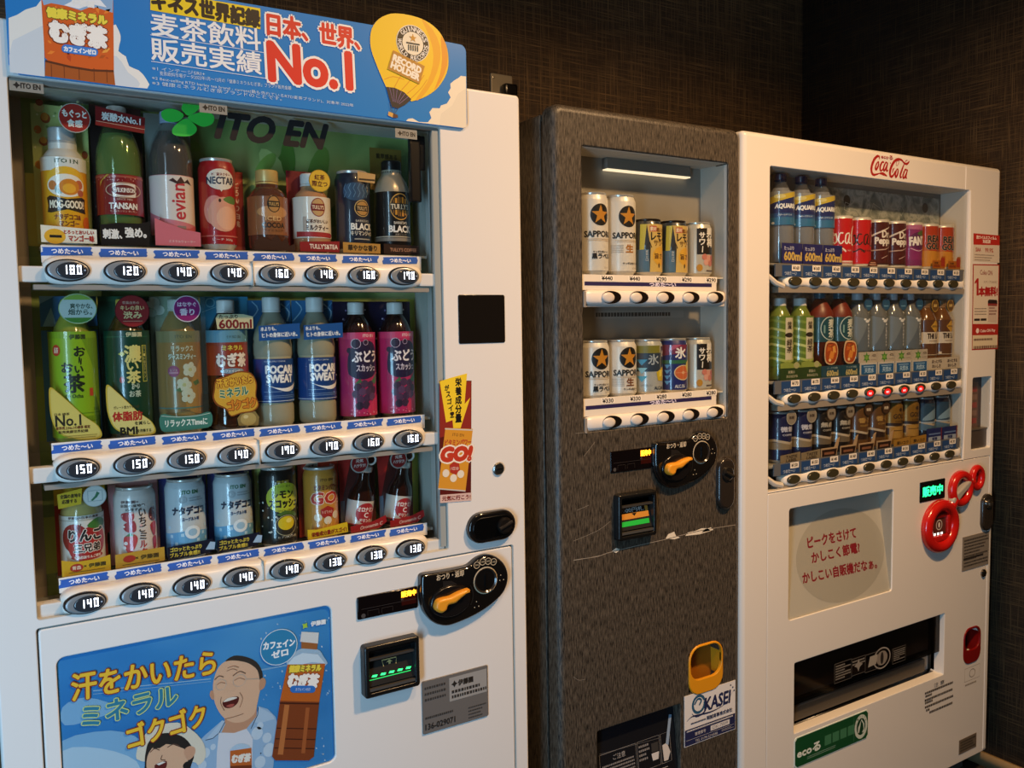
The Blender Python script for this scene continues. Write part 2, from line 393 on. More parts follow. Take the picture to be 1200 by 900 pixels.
def bill_acceptor(parent, x0, x1, z0, z1, kind):
    w = x1-x0; h = z1-z0; b = .009
    mb = MB().plate((x0, x1, z0, z1, .006), [(x0+b, x1-b, z0+b, z1-b, .003)], -.018, .004, M('131313', .28), .004, .002)
    mb.box(x0+.004, x1-.004, .0, .004, z0+.004, z1-.004, M('0a0a0a', .4))
    # throat: sloped tray
    xa, xb = x0+b, x1-b
    mb.add([(xa, -.012, z0+h*.2), (xb, -.012, z0+h*.2), (xb, .0, z1-h*.38), (xa, .0, z1-h*.38)], [[0, 1, 2, 3]], M('2a2826', .3))
    mb.box(xa, xb, -.014, 0, z1-h*.30, z1-h*.26, M('3c3a38', .35)); mb.box(xa, xb, -.016, 0, z0+h*.12, z0+h*.17, M('4a4845', .3)); mb.box(xa, xb, -.012, 0, z1-h*.14, z1-b, BLACK)
    sl = lambda u, v, hh: (u, -.012+.012*(v-(z0+h*.2))/(h*.42)-hh-.0004, v)
    D = Dec(mb, sl)
    if kind == 'led':
        cx = (x0+x1)/2; D.line([(cx-.012, z0+h*.5), (cx-.014, z0+h*.61), (cx+.014, z0+h*.61), (cx+.012, z0+h*.5)], .0015, 'c9b070'); D.poly([(cx-.006, z0+h*.555), (cx, z0+h*.6), (cx+.006, z0+h*.555), (cx+.002, z0+h*.555), (cx+.002, z0+h*.52), (cx-.002, z0+h*.52), (cx-.002, z0+h*.555)], 'c9b070')
        for k in range(5): u = xa+(xb-xa)*(.08+.185*k); D.poly([(u, z0+h*.36), (u+.009, z0+h*.35), (u+.012, z0+h*.385), (u+.003, z0+h*.395)], M('30ff80', .5, 0, 1.8))
        D.rect(xa, z0+h*.31, xb-.006, z0+h*.325, M('20c860', .5, 0, .8))
    else:
        D.rect(xa+.004, z0+h*.42, xb-.004, z0+h*.55, 'c98a35'); D.rect(xb-.014, z0+h*.42, xb-.004, z0+h*.66, 'c98a35'); D.rect(xa+.004, z0+h*.28, xb-.006, z0+h*.38, M('18a838', .5, 0, .25)); D.rect(xa, z0+h*.54, xb-.012, z0+h*.68, '0c0b0b')
        D.text('1000円札', (xa+xb)/2-.004, z0+h*.605, w*.6, h*.1, 'd8d4cc'); D.poly([((xa+xb)/2-.007, z0+h*.53), ((xa+xb)/2+.007, z0+h*.53), ((xa+xb)/2, z0+h*.47)], '0c0b0b')
    return mb.obj('bill_acceptor', parent)
def pill(x0, x1, z0, z1): 
    r = min(x1-x0, z1-z0)/2; P = []
    if z1-z0 > x1-x0:
        for k in range(13): a = PI*k/12; P.append(((x0+x1)/2+r*math.cos(a), z1-r+r*math.sin(a)))
        for k in range(13): a = PI+PI*k/12; P.append(((x0+x1)/2+r*math.cos(a), z0+r+r*math.sin(a)))
    else:
        for k in range(13): a = -PI/2+PI*k/12; P.append((x1-r+r*math.cos(a), (z0+z1)/2+r*math.sin(a)))
        for k in range(13): a = PI/2+PI*k/12; P.append((x0+r+r*math.cos(a), (z0+z1)/2+r*math.sin(a)))
    return P
def fine_print(D, x0, z0, x1, z1, rows, mat, ft=.55, seed=1):
    R = random.Random(seed); h = (z1-z0)/rows; D.up()
    for i in range(rows):
        zz = z1-h*(i+.5); u = x0; end = x1 if R.random() < .6 else x0+(x1-x0)*R.uniform(.5, .9)
        while u < end:
            w = h*ft*R.uniform(.5, 1.0)
            D.raw([[(u, zz-h*ft/2), (u+w, zz-h*ft/2), (u+w, zz+h*ft/2), (u, zz+h*ft/2)]], mat); u += w+h*.16
# ------------------------------------------------------------------ white machine on the left
m1 = thing('vending_machine', 'white drinks machine with lit price buttons under a blue banner', 'vending machine', (.524, 0, 0))
def P1(mb, name, parent=None, **k):
    o = mb.obj(name, parent or m1, **k)
    if parent is None: o.location = (-.524, 0, 0)
    return o
P1(MB().box(.082, .966, .165, .72, .03, 1.815, WHITE, .006), 'cabinet')
P1(MB().plate((.077, .971, .05, 1.83, .008), [(.132, .80, .985, 1.752, .004), (.1295, .941, .06, .9715, .004)], 0, .16, WHITE, .004, .0015, holemat=M('b9b7ae', .45)), 'door_frame')
P1(MB().plate((.1315, .9395, .062, .9695, .006), [(.1525, .5715, .645, .9225, .012)], .0012, .05, WHITE, .0025, .002), 'lower_panel')
bk = mottled('leaf_print', ['4f7038', '789450', '9fb266', 'c4cf8c'], 5, 2, .5, (1, 1, .8), .6)
mb = MB().box(.152, .80, .118, .122, .985, 1.752, bk); D = flat(mb, .118)
R = random.Random(3)
for i in range(26):
    u, v, a, l = R.uniform(.2, .78), R.uniform(1.0, 1.74), R.uniform(0, PI), R.uniform(.02, .05)
    D.poly([(u+l*math.cos(t)*math.cos(a)-l*.4*math.sin(t)*math.sin(a), v+l*math.cos(t)*math.sin(a)+l*.4*math.sin(t)*math.cos(a)) for t in [2*PI*k/14 for k in range(14)]], R.choice(['86ac4c', '5c8a34', 'b0c878', '6f963e']))
for i in range(3): D.rect(.152, (1.53, 1.23, 1.02)[i], .2, (1.64, 1.33, 1.11)[i], ('c9c860', 'a8c058', 'b8c85c')[i]); D.rect(.76, (1.53, 1.23, 1.02)[i]+.0, .797, (1.63, 1.45, 1.17)[i], 'a9b53a')
P1(mb, 'display_back')
P1(MB().box(.132, .152, .116, .122, .985, 1.752, M('b8aa96', .6)), 'display_backing')
P1(MB().box(.133, .80, .004, .022, 1.7475, 1.752, M('7d7870', .35)).box(.787, .799, .004, .02, .99, 1.7475, M('9fa39e', .25)), 'window_trim')
for z0, z1 in ((1.508, 1.749), (1.222, 1.464), (1.022, 1.174)): 
    g = P1(MB().box(.136, .787, .0385, .0405, z0, z1, GLASS), 'window_pane')
    if z0 > 1.5:
        mb = MB(); D = flat(mb, .0385)
        for pts in ([(55, 110), (90, 95), (140, 100), (185, 125), (190, 145), (160, 175), (100, 180), (60, 160), (48, 130)], [(185, 70), (205, 52), (260, 50), (300, 62), (300, 85), (270, 115), (225, 140), (195, 120), (178, 95)], [(215, 152), (270, 125), (330, 115), (375, 130), (388, 160), (370, 195), (320, 210), (275, 195)], [(208, 158), (265, 200), (275, 235), (245, 265), (190, 272), (130, 262), (118, 230), (150, 190)]):
            D.pp(smooth(crop(180, 110, 5.454, pts), 3), M('2fb43a', .5, 0, .04))
        D.pt('ITO EN', 252, 146, 384, 161, 29, M('1a1310', .85), bold=.0026, it=.3, res=4)
        P1(mb, 'printed_logo', g).location = (0, 0, 0)
        mb = MB(); D = flat(mb, .0035)
        for x, y in ((31, 101), (250, 127), (476, 157)):
            a = at(x, y, .0035); D.rect(a[0]-.021, a[1]-.008, a[0]+.021, a[1]+.008, '8d8a80'); D.text('ITO EN', a[0]+.005, a[1], .024, .007, '1c1916', bold=.0004); D.star(a[0]-.012, a[1], .005, '1c1916', 4, .5)
            D.h -= .0002
        P1(mb, 'small_sticker', g).location = (0, 0, 0)
P1(MB().box(.753, .775, .026, .037, 1.622, 1.742, M('0e0d0d', .3), .003).box(.768, .786, .03, .037, 1.68, 1.742, M('151413', .3), .003), 'latch_bar')
PR1 = [['180', '120', '140', '140', '160', '140', '160', '170'], ['150', '150', '150', '140', '170', '170', '160', '160'], ['140', '140', '140', '140', '140', '130', '130', '130']]
RZ1 = (1.487, 1.198, .998); SZ1 = (1.5285, 1.2305, 1.0205)
LIT = M('eef4ff', .5, 0, 3.2)
btn_proto = None
def cold(D, u, v, w, h, mat, txt='つめた〜い', tm='f2f4fa'):
    R = random.Random(int(u*1e4)); n = 7
    P = [(u-w/2+R.uniform(-.002, .002), v-h/2+h*i/n) for i in range(n)]+[(u+w/2+R.uniform(-.002, .002), v+h/2-h*i/n) for i in range(n)]
    D.poly(P[:n]+P[n:][::-1][::-1], mat); D.text(txt, u, v, w*.62, h*.5, tm, bold=.0003)
    D.h -= .00004
for r in range(3):
    zc, sz = RZ1[r], SZ1[r]
    rl = rail(MB(), .163, .762, zc, .018, .0215, .019, IVORY, .0756, .194, .11)
    rl.box(.132, .17, .008, .03, zc-.017, zc+.006, M('d8d6d0', .3), .003); rl.box(.758, .797, .008, .03, zc-.017, zc+.006, M('d8d6d0', .3), .003)
    rl.box(.15, .775, .006, .034, zc-.0275, zc-.0205, M('8c8880', .4)); rl.box(.4585, .4595, .0005, .03, zc-.02, zc+.02, M('a8a49b', .5))
    ro = P1(rl, 'button_rail')
    for i in range(8):
        x = .194+.0756*i
        b = MB(); b.dome(0, 0, .0295, .0165, .004, -.003, M('15161a', .2), 36, 3, .93); b.dome(0, 0, .0268, .0144, -.0031, -.0046, M('8f9497', .3, .3), 36, 3, .8)
        b.dome(.0045, -.0005, .0205, .0122, -.0042, -.0062, M('30343a', .15), 32, 4, .75)
        D = flat(b, -.0062); D.seg7(PR1[r][i], .0052, .0005, .0275, .0125, LIT); D.ell(.0215, 0, .0012, .0012, 'b8c4d4', 8)
        P1(b, 'select_button', ro).location = (x, 0, zc)
    st = MB().box(.163, .772, .0295, .033, zc+.012, zc+(.0375, .0375, .035)[r], M('dcdbd7', .4), .0008); D = flat(st, .0295)
    for i in range(8): cold(D, .197+.0762*i, zc+(.0295, .029, .027)[r], .066, .0145, '2a5cb4')
    P1(st, 'price_strip')
    P1(MB().box(.165, .79, .043, .117, sz-.006, sz-.0015, M('b8b5ab', .4)), 'shelf')
# right-hand column
P1(MB().plate((.8305, .9305, 1.3645, 1.455, .004), [], -.0015, .004, M('17130f', .15), .001), 'display_screen')
mb = MB().lathe([(.0125, -.004), (.0125, .002), (.0105, .004), (.0, .004)], RIM, 24, (.911, 0, 1.124), 'y'); mb.box(.9045, .9175, -.0048, -.004, 1.1228, 1.1252, BLACK); P1(mb, 'key_lock')
mb = MB().prism(pill(.838, .943, .987, 1.046), -.012, .004, PBLACK, .006); mb.prism(pill(.846, .935, .996, 1.037), -.0135, -.011, M('050505', .2), .001)
lk = P1(mb, 'lock_cover'); mb = MB().lathe([(.016, 0), (.016, .004), (.012, .006), (0, .006)], M('2b2724', .2, .6), 24, (.914, -.0135, 1.0165), 'y').tube([(.9, -.0205, 1.012), (.928, -.0205, 1.023)], .0035, M('3a3632', .25, .6)); P1(mb, 'lock_handle', lk).location = (0, 0, 0)
def go_sticker():
    mb = MB(); D = flat(mb, 0); D.Y = 0; q = lambda p: crop(500, 430, 5.3, p)
    D.pp(q([(78, 85), (278, 85), (275, 790), (275, 830), (82, 845), (80, 600)]), '5a1512'); D.pp(q([(80, 90), (275, 90), (275, 380), (80, 440)]), '8e2a20')
    D.pp(q([(80, 90), (140, 70), (250, 40), (235, 230), (270, 190), (210, 380), (165, 380), (160, 330), (120, 345)]), 'f2cf2e')
    for i, c in enumerate('栄養成分量'): D.pt(c, *q([(178, 95+i*56)])[0], *q([(215, 92+i*56)])[0], 9.5, '141210', bold=.0006)
    for i, c in enumerate('がスゴイ!'): D.pt(c, *q([(112+i*8, 130+i*42)])[0], *q([(138+i*8, 128+i*42)])[0], 6.5, '2a2018', bold=.0004)
    D.pp(q([(115, 378), (285, 385), (240, 770), (70, 755)]), 'd9962e'); D.pp(q([(112, 380), (285, 388), (284, 396), (112, 388)]), 'c8c4ba'); D.pp(q([(70, 752), (240, 766), (239, 774), (69, 760)]), 'c8c4ba')
    D.pt('ITO EN', *q([(160, 420)])[0], *q([(230, 424)])[0], 3.4, '5a3a18'); D.pt('ビタミンパワー', *q([(112, 470)])[0], *q([(275, 465)])[0], 6.5, 'b8452a', bold=.0005)
    D.pt('GO!', *q([(92, 545)])[0], *q([(278, 535)])[0], 15, 'c23a22', bold=.003, out='f2e6d6', ow=.003, it=.15, res=3)
    D.pp(q([(140, 610), (165, 590), (200, 600), (205, 640), (180, 670), (145, 655)]), 'b03426'); D.pt('1日分', *q([(150, 630)])[0], *q([(198, 630)])[0], 4, 'f0e0d0')
    for p in ((118, 660), (165, 690), (210, 665)): D.pe(*q([p])[0], 4, 4.6, 'e8ddc8'); D.h -= .00002
    D.pp(q([(82, 795), (275, 780), (275, 830), (82, 845)]), 'd8b8ac'); D.pt('元気に行こう!', *q([(95, 818)])[0], *q([(270, 805)])[0], 5.5, '7a2018', bold=.0004)
    P1(mb, 'advert_sticker', flat=True)
go_sticker()
o = coin_mechanism(m1, 0, 0, M('c9b89a', .4)); o.location = (-.524, 0, 0)
o = amount_display(m1, .618, .7345, .887, .927); o.location = (-.524, 0, 0)
o = bill_acceptor(m1, .622, .7285, .748, .8415, 'led'); o.location = (-.524, 0, 0)
mb = MB().plate((.739, .879, .646, .7465, .003), [], -.0012, .003, M('6a6764', .35), .0008); D = flat(mb, -.0012)
D.rect(.795, .695, .876, .7405, '9a9894'); D.text('伊藤園', .83, .727, .032, .011, '26221f', bold=.0006); D.star(.806, .727, .007, '26221f', 4, .5); fine_print(D, .8, .698, .873, .717, 2, '302c29', .6, 5)
D.text('136-029071', .775, .659, .062, .011, '26221f', bold=.0004); fine_print(D, .744, .705, .785, .738, 3, '3a3633', .4, 9); fine_print(D, .835, .65, .872, .676, 4, '3a3633', .4, 4); fine_print(D, .744, .672, .8, .68, 1, '3a3633', .5, 8)
P1(mb, 'information_plate')
# ------------------------------------------------------------------ poster in the lower panel
SKY = mottled('printed_sky', ['2f7cc6', '3f90d6', '5aa6e2'], 3, 2, .25, (1, 1, 2))
def poster():
    Y = .006; mb = MB().box(.1535, .5705, Y, .012, .646, .9215, SKY); D = flat(mb, Y)
    A = lambda p: crop(40, 700, 3.3333, p); B = lambda p: crop(230, 740, 5.6235, p)
    cl = lambda p: [(max(.1545, min(.5695, x)), max(.647, min(.921, z))) for x, z in (at(a, b, Y) for a, b in p)]
    for p in ([(110, 560), (300, 520), (420, 560), (430, 640), (300, 670), (120, 668)], [(110, 430), (200, 390), (330, 430), (250, 470), (120, 500)], [(130, 640), (430, 600), (520, 660), (130, 740)]): D.poly(cl(smooth(A(p), 3)), '86b9e2')
    D.poly(cl(smooth(A([(110, 600), (260, 590), (400, 640), (380, 720), (110, 740)]), 3)), 'b9d6ec')
    D.pl(A([(230, 365), (690, 318)]), .0015, '9cc6e8'); D.pl(A([(230, 378), (690, 328)]), .001, '8cbbe2'); D.pl(A([(880, 285), (1000, 262)]), .003, '7fb2de')
    R = random.Random(5)
    for i in range(70):
        x, y = R.uniform(880, 1165), R.uniform(70, 640); D.poly(cl([(a+40, b+700) for a, b in [((x+R.uniform(2, 5)*math.cos(t))/3.3333, (y+R.uniform(2, 6)*math.sin(t))/3.3333) for t in (0, 1.2, 2.4, 3.6, 4.8)]]), R.choice(['cfe2f2', 'a9cdea', '7db2e0'])); D.h -= .00002
    # father
    skin, sk2, shirt, dot = 'e6bb9c', 'cc9a7c', '9dbfe2', 'c9dcf0'
    D.poly(cl(B([(0, 740), (60, 680), (170, 585), (230, 600), (330, 640), (395, 560), (410, 492), (470, 510), (520, 560), (545, 640), (520, 760), (500, 960), (-40, 960), (-30, 800)])), shirt)
    D.poly(cl(B([(60, 715), (170, 585), (192, 592), (150, 668), (105, 705)])), 'b6cfe9'); D.poly(cl(B([(410, 495), (500, 545), (515, 575), (430, 600), (385, 600)])), 'b6cfe9'); D.line(cl(B([(60, 716), (108, 704), (150, 668), (190, 592)])), .0012, '1f2a44'); D.line(cl(B([(408, 498), (405, 545), (360, 640)])), .0012, '1f2a44')
    for p, r in (((400, 670), 38), ((465, 700), 30), ((420, 620), 22), ((60, 800), 30), ((480, 780), 40), ((40, 880), 28), ((110, 760), 18), ((420, 860), 36)): D.pe(*B([p])[0], r/5.6, r/5, dot); D.h -= .00002
    D.poly(cl(B([(148, 668), (200, 665), (330, 640), (372, 700), (365, 960), (130, 960), (135, 800)])), 'dfe2ee')
    D.poly(cl(B([(185, 570), (400, 470), (395, 560), (330, 640), (250, 668), (165, 665), (190, 610)])), sk2)
    D.poly(cl(smooth(B([(195, 195), (250, 166), (320, 172), (388, 205), (428, 265), (432, 330), (415, 410), (398, 490), (380, 545), (320, 590), (250, 600), (190, 575), (150, 530), (122, 470), (110, 400), (112, 330), (135, 255), (165, 215)]), 3)), skin)
    D.poly(cl(smooth(B([(190, 195), (245, 160), (325, 166), (395, 200), (432, 260), (436, 312), (418, 318), (402, 255), (350, 212), (290, 195), (235, 190)]), 3)), '3a332f')
    D.poly(cl(smooth(B([(418, 320), (445, 305), (458, 330), (446, 370), (415, 385)]), 3)), sk2); D.poly(cl(smooth(B([(112, 395), (95, 390), (88, 420), (104, 448), (118, 440)]), 3)), sk2)
    D.poly(cl(smooth(B([(172, 470), (200, 442), (250, 428), (280, 432), (272, 470), (235, 500), (190, 502)]), 3)), '5a1f1c'); D.poly(cl(smooth(B([(178, 464), (205, 440), (252, 430), (268, 438), (220, 455)]), 3)), 'efe9e0'); D.poly(cl(smooth(B([(195, 492), (225, 478), (250, 478), (232, 498)]), 3)), 'b55a50')
    D.poly(cl(smooth(B([(178, 400), (190, 372), (212, 335), (236, 345), (258, 370), (250, 388), (215, 392)]), 3)), 'e3b899')
    for p in ([(120, 318), (150, 292), (180, 300)], [(240, 292), (285, 262), (325, 276)]): D.line(cl(smooth(B(p), 3, False)), .0018, '7a5a48')
    for p in ([(135, 352), (160, 335), (190, 340)], [(250, 322), (285, 305), (320, 316)], [(165, 430), (160, 470), (185, 520)], [(285, 400), (305, 440), (285, 500)], [(200, 260), (240, 245), (270, 255)], [(205, 240), (245, 226), (280, 236)], [(190, 575), (250, 560), (310, 540)]): D.line(cl(smooth(B(p), 3, False)), .0011, '9a6c52')
    for c, rx, ry in (((163, 348), 36, 36), ((285, 320), 44, 40)): D.pe(*B([c])[0], rx/5.6, ry/5.6, 'c9bfb4', .0007)
    D.line(cl(B([(328, 312), (415, 308)])), .0009, 'b9aca0')
    # small bottle in front
    D.poly(cl(smooth(B([(225, 790), (250, 750), (300, 735), (345, 750), (362, 790)]), 3)), 'b9d3ec'); D.poly(cl(B([(222, 785), (362, 765), (364, 880), (222, 890)])), 'c8692c'); D.poly(cl(B([(222, 885), (364, 878), (364, 980), (222, 980)])), '7a3a1e')
    D.pt('むぎ茶', *B([(236, 838)])[0], *B([(355, 828)])[0], 9, 'f6efe6', bold=.0012, res=2)
    # child with hat
    D.poly(cl(smooth(A([(400, 600), (425, 545), (470, 505), (560, 488), (620, 520), (662, 570), (668, 625), (640, 655), (610, 640), (420, 640)]), 3)), 'e9e0cf')
    D.poly(cl(smooth(A([(436, 600), (450, 560), (500, 530), (560, 535), (600, 560), (625, 610), (610, 660), (585, 720), (445, 720), (432, 650)]), 3)), '2a2422')
    D.poly(cl(smooth(A([(442, 620), (470, 580), (520, 565), (565, 572), (590, 600), (600, 650), (575, 730), (460, 730), (440, 680)]), 3)), 'e6b999'); D.poly(cl(A([(462, 590), (490, 545), (540, 540), (580, 565), (585, 590), (545, 575), (515, 572), (490, 588)])), '2a2422')
    D.poly(cl(smooth(A([(584, 600), (605, 580), (628, 588), (625, 615), (600, 635)]), 3)), 'd8a688'); D.pe(*A([(597, 655)])[0], 5, 4.5, '201c1c')
    for p in ([(452, 605), (470, 590), (490, 596)], [(520, 585), (545, 572), (568, 580)], [(500, 615), (495, 632), (512, 634)]): D.line(cl(smooth(A(p), 3, False)), .0014, '6a4a3c')
    D.poly(cl(smooth(A([(470, 655), (500, 640), (518, 640), (512, 668), (480, 680)]), 3)), '6a2420'); D.poly(cl(A([(476, 650), (502, 640), (514, 642), (488, 655)])), 'f0ebe2')
    # bottle
    D.poly(cl(smooth(B([(600, 225), (640, 150), (690, 112), (795, 115), (835, 160), (848, 225)]), 3)), 'a9c9e6'); D.poly(cl(B([(690, 66), (798, 76), (794, 118), (690, 110)])), 'a86a3c'); D.poly(cl(B([(692, 0), (806, 6), (800, 78), (682, 66)])), 'e4e6ea')
    D.poly(cl(B([(600, 215), (848, 210), (808, 462), (550, 455)])), 'cb6a26'); D.poly(cl(B([(550, 455), (808, 462), (772, 825), (740, 848), (520, 848), (498, 822)])), '8a4320')
    for y0, w in ((470, 14), (635, 10), (705, 10), (765, 10)): k = (y0-455)/390; D.line(cl(B([(552-50*k, y0), (808-38*k, y0+5)])), w/5600, '4a1f12')
    D.poly(cl(B([(580, 480), (612, 482), (570, 810), (535, 808)])), 'b8703c'); D.poly(cl(B([(720, 500), (745, 500), (715, 800), (690, 800)])), 'a35a2e')
    D.poly(cl(B([(600, 215), (640, 168), (700, 140), (800, 150), (848, 210), (760, 200), (700, 215)])), 'c9dff0')
    D.pt('健康ミネラル', *B([(612, 245)])[0], *B([(820, 236)])[0], 8, 'f2d84a', bold=.0009, out='2f6a2c', ow=.0007); D.pt('むぎ茶', *B([(608, 320)])[0], *B([(800, 325)])[0], 15, 'fbf6ee', bold=.0022, out='8a2f18', ow=.0012, res=3)
    D.pp(pill_px(B([(640, 378)])[0], B([(760, 378)])[0], 4.2), '2f74c8'); D.pt('カフェインゼロ', *B([(652, 378)])[0], *B([(748, 378)])[0], 3.4, 'f4f6fa')
    D.pe(326.6, 758, 22, 21, '2f86b8'); D.pe(326.6, 758, 22, 21, 'dbe9f4', .0012); D.pt('カフェイン', 308.5, 757, 345, 752, 8, 'f4f8fc', bold=.0007); D.pt('ゼロ', 318, 767.5, 337, 763, 8, 'f4f8fc', bold=.0007)
    D.pt('伊藤園', 364, 731, 381, 728, 5.5, 'eef4fa', bold=.0004); a = at(357, 733, Y); D.star(a[0], a[1], .006, 'a8d048', 4, .55, .7)
    D.pt('汗をかいたら', 84, 806, 252, 775, 30, 'f0c234', bold=.0011, out='8a2c1c', ow=.0016, res=3); D.pt('ミネラル', 96, 841, 207, 813, 24, '2f7f9e', bold=.001, out='c9d98a', ow=.0016, res=3); D.pt('ゴクゴク', 149, 864, 240, 836, 27, 'f0c234', bold=.0011, out='8a2c1c', ow=.0016, res=3)
    P1(mb, 'poster', flat=True)
def pill_px(a, b, r):
    P = [(b[0]+r*math.cos(-PI/2+PI*k/8), b[1]+r*math.sin(-PI/2+PI*k/8)) for k in range(9)]
    return P+[(a[0]+r*math.cos(PI/2+PI*k/8), a[1]+r*math.sin(PI/2+PI*k/8)) for k in range(9)]
poster()
P1(MB().box(.1528, .5712, .0035, .0045, .6455, .922, GLASS), 'poster_cover')
# ------------------------------------------------------------------ banner along the top
def banner():
    Y = -.006; C3 = lambda p: crop(400, 10, 6, p)
    bal = smooth(C3([(435, 40), (345, 38), (262, 75), (213, 140), (200, 220), (210, 300), (250, 410), (290, 505), (312, 552)]), 3, False)
    balr = smooth(C3([(490, 655), (570, 630), (655, 578), (712, 508), (745, 430), (750, 345), (735, 260), (690, 170), (620, 105), (530, 62), (435, 40)]), 3, False)
    zt = 1.903; x0, x1, z0 = .134, .854, 1.7545
    B = [at(x, y, Y) for x, y in bal]; Br = [at(x, y, Y) for x, y in balr]
    top = [p for p in (Br[::-1]+[]) ]
    full = [p for p in B[::-1]]; up = [p for p in (B[::-1]) if p[1] > zt]; upr = [p for p in Br[::-1] if p[1] > zt]
    r = .012
    out = [(x0+r, z0), (x1-r, z0)]+[(x1-r+r*math.sin(PI/2*k/4), z0+r-r*math.cos(PI/2*k/4)) for k in range(1, 5)]+[(x1-r+r*math.cos(PI/2*k/4), zt-r+r*math.sin(PI/2*k/4)) for k in range(5)]
    out += [p for p in upr[::-1]]+[p for p in up[::-1]]+[(x0+r, zt), (x0, zt-r), (x0, z0+r)]
    mb = MB().prism(out, Y, Y+.004, M('2b82cc', .28), .0006); D = flat(mb, Y)
    cl = lambda p: [(max(x0+.001, min(x1-.001, x)), max(z0+.001, min(zt-.001, z))) for x, z in (at(a, b, Y) for a, b in p)]
    C1 = lambda p: crop(0, 0, 4, p)
    D.poly(cl(C1([(40, 85), (80, 70), (120, 45), (170, 30), (200, -10), (210, 360), (60, 340), (30, 330)])), 'e9ebe6'); D.poly(cl(C1([(60, 190), (100, 170), (200, 120), (210, 360), (40, 345), (40, 260)])), 'd3dde4')
    D.poly(cl(smooth(C1([(525, 120), (560, 150), (565, 190), (555, 240), (590, 265), (605, 310), (650, 330), (685, 370), (690, 415), (520, 400)]), 2)), 'f0efe8'); D.poly(cl(smooth(C1([(525, 260), (570, 290), (600, 340), (640, 370), (650, 408), (520, 395)]), 2)), 'd5dfe6')
    D.poly(cl(C3([(876, 478), (840, 474), (820, 490), (790, 508), (765, 530), (768, 560), (750, 590), (768, 625), (742, 668), (700, 682), (690, 702), (640, 700), (618, 730), (632, 770), (608, 800), (545, 798), (500, 772), (468, 776), (455, 810), (700, 845), (860, 860), (880, 830)])), 'efe4cc'); D.poly(cl(C3([(876, 560), (820, 600), (780, 680), (700, 740), (690, 845), (860, 858), (880, 830)])), 'e6dcc6')
    # bottle
    D.poly(cl(C1([(192, -20), (530, -20), (534, 330), (430, 328), (330, 312), (225, 285), (210, 270)])), 'd9601f')
    R = random.Random(2)
    for i in range(46):
        x, y, l = R.uniform(215, 515), R.uniform(30, 285), R.uniform(8, 26); a = R.uniform(0, 3)
        D.poly(cl([(c/4, d/4) for c, d in [(x+l*math.cos(a), y+l*math.sin(a)), (x-l*.5*math.sin(a), y+l*.5*math.cos(a)), (x-l*math.cos(a), y-l*math.sin(a)), (x+l*.4*math.sin(a), y-l*.4*math.cos(a))]]), R.choice(['f0862e', 'c2481a', 'f2a544', 'b8541c'])); D.h -= .00002
    D.poly(cl(C1([(192, -20), (530, -20), (528, 60), (480, 45), (430, 30), (380, 50), (310, 28), (240, 15), (205, 25)])), '8fb4d8'); D.poly(cl(C1([(300, 25), (380, -15), (470, 0), (500, 35), (430, 20), (370, 42)])), 'f2f4f6')
    D.poly(cl(C1([(212, 282), (330, 310), (430, 326), (533, 330), (540, 400), (210, 356)])), 'a9561f')
    for x in (240, 300, 370, 440, 500): D.pl(C1([(x, 300+(x-212)*.09), (x+2, 358+(x-212)*.1)]), .0012, '7c3a14')
    D.pl(C1([(212, 286), (330, 314), (430, 330), (533, 334)]), .003, '5a2a12')
    D.pt('伊藤園', 84, 2, 110, 6, 7, 'f4f4f0', bold=.0005)
    D.pt('健康ミネラル', 55, 14, 125, 24, 11, 'f6e14a', bold=.0011, out='5a6a1c', ow=.0008); D.pt('むぎ茶', 60, 36, 124, 45, 23, 'fffaf0', bold=.003, out='7a2c12', ow=.0016, res=3)
    D.pp(pill_px((77, 57), (110, 61.5), 5), '2a66c0'); D.pp(pill_px((77, 57), (110, 61.5), 4.4), '3f86d8'); D.pt('カフェインゼロ', 75, 57, 112, 61.5, 5.5, 'f6f8fb', bold=.0005)
    # words
    D.poly(cl([(176, -12), (305, 10), (305, 34.5), (176, 12)]), 'f2d21e'); D.pt('ギネス世界記録', 178, -1, 304, 23, 21, '171310', bold=.0016, res=2)
    D.pt('麦茶飲料', 177, 28, 305, 47, 26, 'f2f3f2', bold=.0008, res=3); D.pt('販売実績', 177, 57, 306, 75, 26, 'f2f3f2', bold=.0008, res=3)
    D.pl([(176, 41), (310, 62)], .0009, 'e8eef2'); D.pl([(177, 72), (311, 92)], .0009, 'e8eef2')
    D.pt('※1 インテージSRI+', 178, 80, 240, 87, 4.5, 'cfe0ee'); D.pt('麦茶飲料市場データ2022年1月〜12月の「健康ミネラルむぎ茶」ブランド販売金額', 187, 86, 341, 103.5, 4.8, 'cfe0ee')
    D.pt('※2 Best-selling RTD barley tea brand - current(最も売れているRTD麦茶ブランド)、対象年 2022年', 178, 91.5, 414, 124, 4.8, 'cfe0ee'); D.pt('※3 健康ミネラルむぎ茶ブランドのことです。', 178, 97, 330, 116, 4.8, 'cfe0ee')
    D.pt('日本、世界、', 313, 28, 421, 47, 25, 'd8301f', bold=.0016, out='f6f3ee', ow=.003, res=3); D.pt('No.1', 315, 72, 411, 84, 43, 'dd2a1d', bold=.0034, out='f6f3ee', ow=.004, res=4)
    # balloon
    P = B+[at(x, y, Y) for x, y in C3([(312, 552), (372, 558), (440, 590), (490, 655)])]+Br
    D.poly(P, 'f0c81e')
    for k, p in enumerate(([(560, 70), (640, 150), (690, 260), (690, 380), (640, 520), (560, 630), (520, 640), (600, 520), (640, 400), (640, 280), (600, 160)], [(700, 190), (740, 280), (742, 400), (700, 510), (650, 575), (690, 470), (705, 360), (700, 270)])): D.pp(smooth(C3(p), 2), ('e8ac1c', 'e39a1c')[k])
